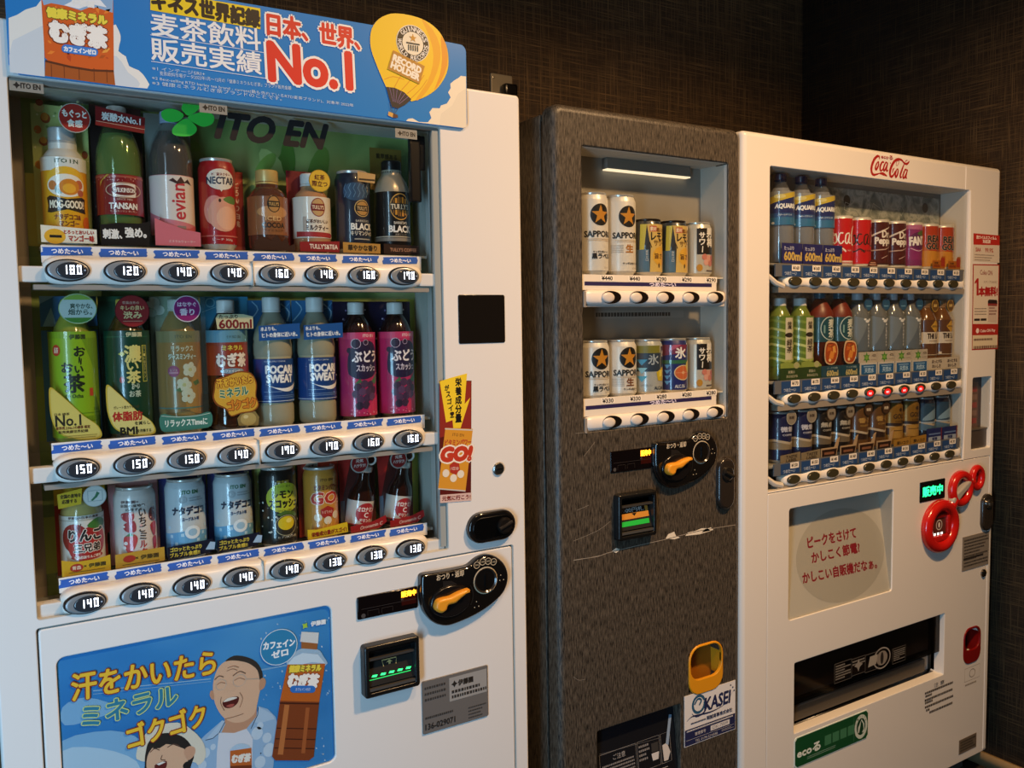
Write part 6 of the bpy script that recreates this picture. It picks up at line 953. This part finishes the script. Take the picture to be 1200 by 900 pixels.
# ------------------------------------------------------------------ beer and sour cans
GU = -.003
Y2, XS2 = .05, [1.1795+.0745*i for i in range(5)]
def beers():
    g = 'sample cans in the dark machine'; z = 1.4985
    def sapporo(h, x, z, label, kind):
        d = Drink('beer_can', label, 'can', g, x, Y2, z+.0006); k = h-122
        ops = [('e', 0, 84+k*.82, 22, 22.5, '14110e'), ('s', 0, 84+k*.82, 20.5, 'c8862a'), ('t', 'SAPPORO', 0, 52+k*.66, 70, 12, '1c1712', {'bold': .9}), ('r', -30, 44+k*.6, 30, 45+k*.6, 'c8a878'), ('r', -26, 41+k*.6, 28, 42+k*.6, 'c8a878'), ('t', 'ビール', 16, 14, 14, 4, '6a5a4a')]
        if kind == 'k': ops += [('t', 'サッポロ生ビール', 2, 30+k*.35, 38, 4.5, '3a3028', {'bold': .2}), ('t', '黒ラベル', 4, 21+k*.35, 46, 11, '1c1712', {'bold': .7})]
        else: ops += [('t', '生', 2, 32+k*.5, 18, 16, 'b0722a' if h > 130 else '7a4a2a', {'bold': 1.1})]+[('r', -40, 24+3.5*i+k*.5, -12, 24.8+3.5*i+k*.5, '9a8e80') for i in range(5)]+[('t', 'サッポロ生ビール', 6, 17+k*.15, 40, 4.5, '3a3028', {'bold': .2})]
        can(d, h, M('e2dcd2', .35, .15), ops); return d
    sapporo(168, XS2[0], z, 'tall white beer can with black disc and gold star, in the corner by the frame', 'k'); sapporo(168, XS2[1], z, 'tall white beer can with gold star beside the lemon sour cans', 'n')
    def lemon(x, label):
        d = Drink('lemon_sour_can', label, 'can', g, x, Y2, z)
        can(d, 122, '2b3136', [('p', [(-34, 110), (-20, 110), (-26, 56), (-36, 56)], 'c8b83a'), ('p', [(-20, 110), (40, 110), (40, 8), (-14, 8), (-12, 60)], 'd3b264'), ('p', [(-44, 8), (-14, 8), (-16, 56), (-44, 56)], '4a6a80'), ('r', -14, 94, 2, 106, 'b8301f'), ('t', '素材', -6, 100, 14, 9, 'e8d8b8', {'bold': .4}), ('t', '職人の', 14, 98, 24, 9, '7a4a1c', {'bold': .4}), ('t', 'レモン', 10, 84, 42, 16, '1e1810', {'bold': 1}), ('t', 'サワー', 12, 70, 34, 12, '6a4a1a', {'bold': .6}), ('l', [(-20, 62), (-14, 72), (-10, 60)], 2, '2a2014'), ('e', 12, 42, 20, 20, 'dca83a'), ('t', '旨さ', 8, 42, 22, 12, '4a2a14', {'bold': .6}), ('e', 8, 22, 2, 5, '3a2414')]+[('t', c, -20, 52-6*i, 5, 5, 'd8d4c8') for i, c in enumerate('糖質ゼロ')], lid=M('2a2420', .25, .6)); return d
    lemon(XS2[2], 'left of two yellow and dark lemon sour cans'); lemon(XS2[3], 'right of two yellow and dark lemon sour cans, beside the plum sour')
    def plum(x, z, label):
        d = Drink('plum_sour_can', label, 'can', g, x, Y2, z)
        can(d, 122, M('c9c5b8', .28, .25), [('p', [(-22, 108), (40, 108), (40, 50), (-22, 50)], '15110f'), ('t', '男', 10, 98, 18, 19, 'efe8dc', {'bold': 1.4}), ('t', '梅', 12, 77, 20, 20, 'efe8dc', {'bold': 1.2}), ('t', 'サ', -10, 92, 13, 13, 'efe8dc', {'bold': .8}), ('t', 'ワ', -10, 77, 13, 12, 'efe8dc', {'bold': .8}), ('l', [(-9, 68), (-10, 54)], 2.2, 'efe8dc'), ('e', -16, 20, 7, 8, 'b8862a')]+[('e', u, v, 7, 7, c) for u, v, c in ((-4, 44, 'c87a6a'), (8, 42, 'd89a8a'), (20, 42, 'b04a40'), (0, 32, 'd8a090'), (12, 30, 'c87a6a'), (26, 32, 'a83a38'))]+[('r', 0, 12, 28, 15, '5a4a44')], lid=M('cfcabd', .25, .5)); return d
    plum(XS2[4], z, 'silver and black plum sour can at the right end of the upper beer shelf')
    z = 1.24
    sapporo(122, XS2[0], z, 'short white beer can with gold star, in the corner by the frame', 'k'); sapporo(122, XS2[1], z, 'short white beer can with gold star beside the ice blue chuhai', 'n')
    d = Drink('chuhai_can', 'silver and ice blue lemon chuhai can with facets', 'can', g, XS2[2], Y2, z)
    can(d, 122, M('b9bcb8', .25, .25), [('r', -60, 92, 10, 108, '7d7a2c'), ('r', -60, 52, 12, 92, '2a3a4c'), ('t', '氷', -6, 78, 24, 22, 'a8b4bc', {'bold': .8}), ('r', 14, 60, 28, 106, '2a2a2c'), ('t', '結', 21, 90, 10, 14, 'c8c8c4', {'bold': .4})]+[('p', [(-44, v), (-20, v), (-32, v-13)], c) for v, c in ((78, '3a9ac8'), (60, '8ac8dc'), (42, '4aa8cc'))]+[('p', [(0, 50), (22, 62), (32, 48), (24, 30), (4, 32)], 'c8b028'), ('p', [(8, 54), (20, 56), (18, 42), (8, 40)], 'e8d85a'), ('p', [(20, 56), (30, 46), (20, 40)], '9a8820'), ('t', 'ALC.6%', 8, 16, 26, 7, '3a4048', {'bold': .3}), ('t', 'シチリア産レモン', -22, 22, 26, 5, '4a5058')], lid=SILVER)
    d = Drink('chuhai_can', 'deep blue grapefruit chuhai can with a pink fruit half', 'can', g, XS2[3], Y2, z)
    can(d, 122, '1f2a6c', [('p', [(-44, 108), (20, 108), (10, 90), (-44, 84)], '7a2a4a'), ('p', [(-20, 108), (0, 108), (-30, 92)], 'b85a7a'), ('t', '氷', -2, 90, 26, 24, 'f0f0ee', {'bold': 1.2}), ('r', -50, 66, 20, 74, '2f6a4a'), ('e', 4, 46, 22, 17, 'd8c49a'), ('e', 4, 46, 20, 15, 'c8663a'), ('e', 4, 46, 4, 3, 'e0b08a'), ('l', [(-14, 46), (22, 46)], .8, 'e0a880'), ('l', [(4, 32), (4, 60)], .8, 'e0a880'), ('p', smooth([(12, 62), (24, 74), (34, 66), (32, 48), (20, 46)], 3), 'd8c458'), ('t', 'ALC.5%', -4, 16, 24, 7, 'd8dce4', {'bold': .3})]+[('p', [(-40, v), (-26, v), (-33, v-9)], '5a9ac8') for v in (64, 52, 40, 28)], lid=SILVER)
    plum(XS2[4], z, 'silver and black plum sour can at the right end of the lower beer shelf')
beers()
# ------------------------------------------------------------------ drinks in the machine on the right
GU = -.006
Y3, XS3 = .046, [1.7505+.0752*i for i in range(10)]
G3 = ['sample drinks on the top shelf of the red lettered machine', 'sample drinks on its middle shelf', 'sample drinks on its bottom shelf']
def right():
    g = G3[0]; z = 1.5345
    d = Drink('sports_drink_bottle', 'blue sports drink bottle at the left end of the upper shelf near the window frame', 'bottle', g, XS3[0], Y3, z)
    d.turn('bottle', WAIST, CLEARP); d.turn('drink', [(0, 3), (29, 4), (31.6, 10), (31.6, 140), (28, 164), (20, 182)], M('7d7f86', .12, coat=1)); d.cap(M('17203f', .3), 199, 15, 18)
    d.wrap('label', 92, 172, 33.4, '1a2a66', [('r', -105, 92, 105, 110, '2a6f9c'), ('r', -105, 110, 105, 120, '224f88'), ('p', [(-105, 172), (-105, 150), (-50, 150), (30, 172)], '8f8f88'), ('p', [(-105, 138), (-50, 142), (40, 166), (40, 172), (20, 172), (-30, 162), (-105, 150)], 'c9b03a'), ('e', -24, 160, 14, 5, 'd8cc80'), ('t', 'AQUARIUS', -4, 136, 62, 12, 'f0f2f4', {'bold': 1.1, 'it': .15}), ('l', [(14, 130), (22, 148)], 1.4, 'dfe6ee'), ('t', 'スポーツドリンク', -10, 116, 36, 4, 'c8d8e8', {'bold': .2}), ('e', -40, 97, 4, 3, 'd8e4ee')])
    d.card('volume_card', (-34, 0, 38, 48), -36, '1f2568', [('t', 'たっぷり', -10, 36, 34, 9, 'c8cce0', {'bold': .4}), ('t', '600ml', 4, 17, 62, 20, 'd8b860', {'bold': 1.3})]); d.card('side_card', (-37, 0, -33, 48), -30, '2f5a8a', [])
    copy_thing(d.o, 'blue sports drink bottle between two alike on the upper shelf', (XS3[1], Y3, z)); copy_thing(d.o, 'blue sports drink bottle right beside the bright red cola can', (XS3[2], Y3, z))
    def cola(x, label, ink, extra):
        d = Drink('cola_can', label, 'can', g, x, Y3, z)
        def script(o):   # looped script running round the can
            L = []
            for p, w in (([(-46, 66), (-50, 74), (-46, 84), (-56, 80), (-62, 62), (-54, 52), (-44, 58)], 3), ([(-34, 72), (-42, 66), (-40, 56), (-32, 60), (-34, 72)], 3), ([(-16, 72), (-24, 72), (-28, 62), (-22, 55), (-14, 60)], 3), ([(2, 72), (-8, 70), (-10, 58), (-4, 56), (3, 71), (0, 58), (6, 56)], 3), ([(22, 84), (14, 80), (10, 66), (12, 54), (20, 54)], 3.6), ([(30, 70), (24, 66), (26, 56), (32, 60), (30, 70)], 3), ([(42, 84), (36, 66), (38, 55), (43, 58)], 2.6), ([(56, 72), (48, 70), (46, 58), (51, 56), (57, 71), (54, 58), (59, 56)], 3), ([(-54, 50), (-36, 44), (-20, 48), (-8, 42)], 3)): L.append(('l', smooth([(x*.95, 66+(y-62)*1.55) for x, y in p], 4, False), w*1.15, o))
            return L
        sleek(d, 126, 'c3121a', script(ink)+extra, 32.5); return d
    cola(XS3[3], 'bright red cola can with white script', 'f2ece4', [('t', 'ORIGINAL TASTE', -10, 38, 40, 3, 'f0dcd4'), ('r', -40, 8, 20, 12, 'e8d0c8')])
    d = cola(XS3[4], 'bright red cola can with black script', '2a100e', [('t', 'ZERO SUGAR', 0, 40, 34, 3.6, '3a1210', {'bold': .3})]); d.card('front_card', [(-10, 0), (30, 0), (26, 14), (14, 18), (0, 14)], -37, '5a2018', [('r', -4, 3, 24, 5, 'd8a890'), ('r', 0, 8, 22, 10, 'd8a890')])
    d = Drink('soda_can', 'maroon soda can beside the cola with black script', 'can', g, XS3[5], Y3, z)
    sleek(d, 124, '4a1418', [('p', [(-70, 60), (-30, 82), (20, 104), (20, 107), (-30, 87), (-70, 66)], 'd8ccc4'), ('p', [(-60, 40), (0, 44), (30, 56), (30, 58), (0, 47), (-60, 43)], 'b89a90'), ('t', 'Dr', 2, 86, 22, 18, 'eee6dc', {'bold': 1.2}), ('t', 'Pepper', 2, 66, 58, 22, 'eee6dc', {'bold': 1.6}), ('l', [(-10, 22), (10, 30)], 1.6, 'c8a8a0'), ('r', -100, 6, 100, 10, '38100f')], 32.5)
    copy_thing(d.o, 'maroon soda can beside the purple grape soda', (XS3[6], Y3, z))
    d = Drink('grape_soda_can', 'purple grape soda can with bold white lettering', 'can', g, XS3[7], Y3, z)
    sleek(d, 124, '8a2a6a', [('p', [(-60, 117), (60, 117), (60, 100), (-60, 108)], 'b86a92'), ('e', 2, 74, 30, 24, '5a1a52'), ('p', smooth([(-6, 92), (8, 102), (22, 96), (12, 88)], 3), '4f6a34'), ('t', 'FANTA', 4, 74, 60, 22, 'f0eae6', {'bold': 2, 'rot': .06}), ('l', smooth([(-24, 54), (0, 46), (26, 56)], 4, False), 2, 'd8b8cc'), ('r', -34, 10, -22, 18, 'd8c8d0'), ('e', 26, 40, 8, 10, '6a5a34'), ('r', -100, 7, 100, 22, '7a2260')], 32)
    d = Drink('energy_soda_can', 'orange and gold energy soda can beside the purple grape soda', 'can', g, XS3[8], Y3, z)
    sleek(d, 124, 'b03a1c', [('p', [(-105, 6), (105, 6), (105, 40), (40, 44), (-20, 50), (-105, 46)], 'c8862a'), ('p', smooth([(6, 8), (16, 40), (22, 80), (20, 117), (28, 117), (30, 80), (22, 36), (12, 8)], 3), 'e8b048'), ('p', [(-105, 46), (-20, 50), (0, 60), (-105, 60)], 'b85a22'), ('t', 'REAL', 2, 82, 46, 17, '1a1412', {'bold': 1.6, 'out': 'e8d8b8', 'ow': .35}), ('t', 'GOLD', 0, 62, 48, 17, '1a1412', {'bold': 1.6, 'out': 'e8d8b8', 'ow': .35})], 32)
    d.card('front_card', [(-24, 0), (34, 0), (34, 34), (20, 34), (14, 22), (-24, 22)], -37, 'b0641c', [('r', -22, 4, 10, 10, '8a3a14'), ('r', 14, 6, 32, 30, 'a8321f'), ('t', '元気', -8, 15, 18, 6, '4a2410', {'bold': .3})])
    copy_thing(d.o, 'orange and gold energy soda can at the right end of the upper shelf', (XS3[9], Y3, z))
    g = G3[1]; z = 1.252
    d = Drink('green_tea_bottle', 'leafy green tea bottle at the left end of the middle shelf near the window frame', 'bottle', g, XS3[0], Y3, z)
    d.turn('bottle', [(0, 2), (24, 0), (31, 2), (33, 10), (33, 120), (32, 134), (28, 152), (22, 166), (16, 178), (16, 182)], M('6f7f34', .15, coat=1)); d.cap(WCAP, 180, 16, 20)
    d.wrap('label', 34, 156, 33.3, '5f7a2a', [('p', smooth([(-90, v), (-40, v+12), (0, v+2), (40, v+12), (40, v+18), (0, v+9), (-40, v+18), (-90, v+8)], 2), c) for v, c in ((40, 'a8b860'), (56, '7f983c'), (74, 'b9c67a'), (92, '8aa048'), (112, 'a9b868'), (132, '7a9238'))]+[('r', -8, 50, 16, 152, 'ccc4a8')]+[('t', c, 4, 138-9*i, 13, 9, '3a3020', {'bold': .5}) for i, c in enumerate('綾鷹')]+[('e', 3, 110, 12, 6, '241c14')]+[('t', c, 4, 92-17*i, 17, 16, '3a3020', {'bold': .7}) for i, c in enumerate('緑茶')]); d.card('front_card', [(-38, 0), (38, 0), (38, 34), (22, 44), (8, 40), (-10, 46), (-38, 42)], -36, '2c4420', [('p', [(-38, 30), (38, 30), (38, 34), (22, 44), (8, 40), (-10, 46), (-38, 42)], '8a9c48'), ('t', '茶葉の', 2, 20, 24, 7, 'b8b498', {'bold': .2}), ('t', 'あまみ広がる', 4, 10, 40, 7, 'b8b498', {'bold': .2}), ('e', 20, 36, 10, 8, 'a8a878')])
    copy_thing(d.o, 'leafy green tea bottle beside the teal barley tea bottles', (XS3[1], Y3, z))
    d = Drink('barley_tea_bottle', 'teal barley tea bottle with an iced glass picture, beside the leafy green teas', 'bottle', g, XS3[2], Y3, z)
    d.turn('bottle', PET, M('4a1f12', .12, coat=1)); d.cap(M('1f5a6a', .3), 199, 15, 22); d.turn('neck_wrap', [(33.5, 150), (32, 163), (26, 176), (18, 190), (15, 195)], M('6a2416', .4))
    d.wrap('label', 90, 152, 33.3, '1d4a54', [('o', 4, 124, 26, 30, 2.2, 'b8c8c4'), ('t', '麦', 10, 136, 22, 22, 'd8dcd0', {'bold': 1}), ('t', '茶', 10, 112, 22, 22, 'd8dcd0', {'bold': 1}), ('t', 'やかん', -12, 122, 7, 20, '9ab8b4') if 0 else ('r', -14, 112, -10, 132, '7aa09c')]); d.card('glass_picture', smooth([(-16, 36), (14, 34), (28, 60), (22, 86), (0, 92), (-18, 88), (-24, 58)], 3), -35, 'd8b48a', [('p', smooth([(-14, 39), (12, 37), (25, 60), (20, 83), (0, 88), (-16, 84), (-21, 58)], 3), 'a8481c'), ('p', [(-8, 50), (8, 46), (14, 62), (0, 68)], 'd88a3a'), ('p', [(-14, 66), (2, 70), (0, 82), (-12, 80)], 'c8682a'), ('p', [(8, 64), (20, 62), (16, 80), (6, 78)], 'e0a050'), ('o', -2, 82, 14, 5, 1.5, '5a2a18'), ('e', -4, 44, 5, 4, 'f0c890')]); d.card('volume_card', (-37, 0, 37, 30), -37, '1c4658', [('t', 'たっぷり増量', 4, 24, 40, 5, 'a8c0c8'), ('t', '600ml', 4, 11, 44, 14, 'c8b878', {'bold': .9})])
    copy_thing(d.o, 'teal barley tea bottle with an iced glass picture, beside the grey blue water bottles', (XS3[3], Y3, z))
    d = Drink('water_bottle', 'leftmost of four grey blue water bottles with white lettering and a blue disc', 'bottle', g, XS3[4], Y3, z)
    d.card('backing_card', (-37, 150, 38, 205), 30, '6f7a48', [('e', 0, 190, 10, 8, '8a9a4a'), ('e', 26, 184, 8, 8, '4a6a34')]); d.turn('bottle', PET, CLEARP); d.turn('drink', [(0, 3), (29, 4), (31.6, 10), (31.6, 146), (28, 162), (18, 184)], M('5f6468', .12, coat=1)); d.cap(M('c8ccd0', .3), 196)
    d.wrap('label', 62, 146, 33.3, '59646e', [('p', smooth([(-60, 62), (-36, 62), (-6, 110), (0, 146), (-60, 146)], 2), '6f7a82'), ('e', 4, 140, 7, 4, 'dfe2e4'), ('e', 12, 144, 4, 3, 'e8eaec'), ('e', -4, 145, 3.5, 2.6, 'e8eaec'), ('e', 8, 131, 3, 3, 'dfe2e4')]+[('t', c, 8, 122-9.5*i, 6, 7.5, 'dcdfe2', {'bold': .4}) for i, c in enumerate('いろはす')]+[('t', c, 8, 84-8*i, 5, 6, 'c8ccd0', {'bold': .3}) for i, c in enumerate('天然')]); d.card('leaf_strip', (-38, 32, 38, 60), -34.5, 'b9b0a2', [('s', -6, 45, 15, '4f8a34', {'n': 6, 'r': .5}), ('e', -6, 45, 6, 5, '7aa84a'), ('t', '-42%', 24, 50, 18, 6, '6a5a50', {'bold': .4}), ('r', 12, 38, 34, 40, 'a09488')]); d.card('front_card', [(-36, 0), (0, 0), (36, 0), (36, 32), (-36, 32)], -37, 'c8c4bc', [('p', [(-31, 2), (0, 0), (31, 2), (31, 27), (-31, 27)], '1f5f98'), ('t', '天然水', 2, 12, 38, 13, 'a8c8e4', {'bold': .7}), ('r', -22, 21, 22, 23, '9fc0e0')]); d.card('round_tag', disc(14, 184, 17), -24, '1f4668', [('e', 14, 184, 15.5, 15.5, '24567c'), ('r', 4, 178, 24, 181, '6a9ac0')])
    for i, l in ((5, 'second from the left of four grey blue water bottles'), (6, 'third from the left of four grey blue water bottles'), (7, 'rightmost of four grey blue water bottles, beside the latte bottles')): copy_thing(d.o, l, (XS3[i], Y3, z))
    d = Drink('latte_bottle', 'brown latte bottle beside the grey blue water bottles', 'bottle', g, XS3[8], Y3, z)
    d.card('backing_card', (-37, 110, 37, 200), 30, '4a2c18', []); d.turn('bottle', [(0, 2), (24, 0), (31, 2), (33, 10), (33, 130), (31, 142), (24, 158), (18, 168), (16, 172), (16, 178)], M('6a4424', .15, coat=1)); d.cap(M('8a6a4a', .35), 174, 17, 22)
    d.wrap('label', 40, 140, 33.3, '5a3820', [('p', [(-10, 122), (6, 140), (24, 122), (6, 102)], 'c89a3c'), ('t', 'GEORGIA', 6, 122, 26, 5, '3a2410', {'bold': .3}), ('r', -105, 74, 105, 106, 'd0c4b2'), ('t', 'THE LATTE', 10, 95, 58, 14, '2a1a12', {'bold': 1.2}), ('r', -14, 80, 20, 82, '8a7060'), ('r', -105, 42, 105, 44, 'b8a890'), ('r', -30, 44, -22, 50, 'd8c8b0')]); d.card('front_card', (-37, 0, 37, 34), -37, 'cbbfae', [('t', 'ほっとする', 4, 24, 46, 9, '4a342a', {'bold': .6}), ('t', 'おいしさ', 2, 11, 40, 9, '4a342a', {'bold': .6})]); d.card('round_tag', disc(12, 180, 16, 24, 18), -24, 'b08a3c', [('e', 12, 180, 13.5, 15, '6a4a20'), ('t', '濃厚', 12, 180, 16, 8, 'd8b870', {'bold': .4})])
    copy_thing(d.o, 'brown latte bottle at the right end of the middle shelf', (XS3[9], Y3, z))
    g = G3[2]; z = 1.048
    def coffee(x, label, body, band, top, words, tag_, cardc, r=27, h=126, cardops=None, other=None):
        d = Drink('coffee_can', label, 'can', g, x, Y3, z); can(d, h, body, [('r', -90, 34, 90, 52, band), ('p', smooth([(-85, 50), (-30, 60), (10, 52), (50, 62), (85, 54), (85, 48), (50, 56), (10, 46), (-30, 54), (-85, 44)], 2), 'b8a890'), ('t', words, 4, 84, 40, 13, top, {'bold': .7}), ('t', 'COFFEE', 4, 70, 30, 4.5, top, {'bold': .2}), ('e', 6, 102, 6, 5, band)]+(other or []), r=r+4)
        if tag_: d.card('round_tag', disc(8, 112, 18), -33, tag_, [('e', 8, 112, 15.5, 15.5, '8f8578' if tag_ != '2a1c14' else '4a3424'), ('t', '無糖', 8, 112, 18, 8, 'd0c4b0' if tag_ == '2a1c14' else '3a2e24', {'bold': .3})])
        d.card('front_card', cardc[0], -37, cardc[1], cardc[2]); return d
    pc = [(-36, 0), (36, 0), (36, 26), (-36, 22)]; ps = [(-36, 0), (22, 0), (32, 34), (36, 50), (26, 46), (16, 26), (-36, 26)]
    tw = [('t', 'TASTE', 4, 17, 40, 7, '3a2c20', {'bold': .4}), ('t', 'LABEL', 4, 8, 40, 7, '3a2c20', {'bold': .4})]; bw = [('p', [(-33, 2), (20, 2), (26, 22), (-33, 22)], '2a150d'), ('r', -24, 9, 14, 15, '8a5a40')]
    d = coffee(XS3[0], 'navy coffee can at the left end of the bottom shelf near the window frame', '171c46', '8a7a60', 'c8c8d8', '微糖', 'a8a090', (pc, '8a7a60', tw)); copy_thing(d.o, 'navy coffee can beside the black coffee cans', (XS3[1], Y3, z))
    d = coffee(XS3[2], 'black coffee can beside the navy coffee cans', '14100e', '6a5c48', 'b8b0a0', '無糖', '5a4632', (ps, 'b89a78', bw), other=[('s', 6, 100, 14, '3a3022', {'n': 4, 'r': .6})]); copy_thing(d.o, 'black coffee can beside the brown coffee cans', (XS3[3], Y3, z))
    d = coffee(XS3[4], 'brown coffee can beside the black coffee cans', '5a3c1c', '2a1810', 'b08a4a', '香る', '2a1c14', (ps, 'b89a78', bw)); copy_thing(d.o, 'brown coffee can beside the gold coffee cans', (XS3[5], Y3, z))
    d = coffee(XS3[6], 'gold coffee can beside the brown coffee cans', M('8f6a2c', .3, .4), '3a2412', '3a2410', 'GOLD', None, (pc, 'a87c30', [('t', '深いコク', 2, 12, 52, 9, '3a240f', {'bold': .6})]), other=[('p', [(-26, 24), (30, 24), (30, 56), (-26, 56)], 'a8803a'), ('r', -20, 44, 24, 46, '4a3014'), ('r', -90, 58, 90, 66, '2a1a10')]); copy_thing(d.o, 'gold coffee can beside the dark blue cans', (XS3[7], Y3, z))
    d = coffee(XS3[8], 'dark blue coffee can beside the gold coffee cans', '131c30', '4a6a84', '8aa8c0', '贅沢', None, ((-36, 0, 36, 40), '1f2c66', [('r', -30, 4, 30, 16, 'a8b4c8'), ('r', -28, 22, 28, 26, '6a84b8'), ('t', '微糖', 0, 10, 24, 9, '1f2c66', {'bold': .5}), ('r', 30, 0, 35, 40, '7a2a3a')]), other=[('p', [(-30, 58), (40, 58), (40, 110), (-30, 110)], '22435c'), ('p', smooth([(-26, 62), (10, 66), (36, 80), (20, 96), (-6, 84)], 3), '7a98ac'), ('r', -30, 54, 40, 58, '9aa8b4')]); copy_thing(d.o, 'dark blue coffee can at the right end of the bottom shelf', (XS3[9], Y3, z))
right()
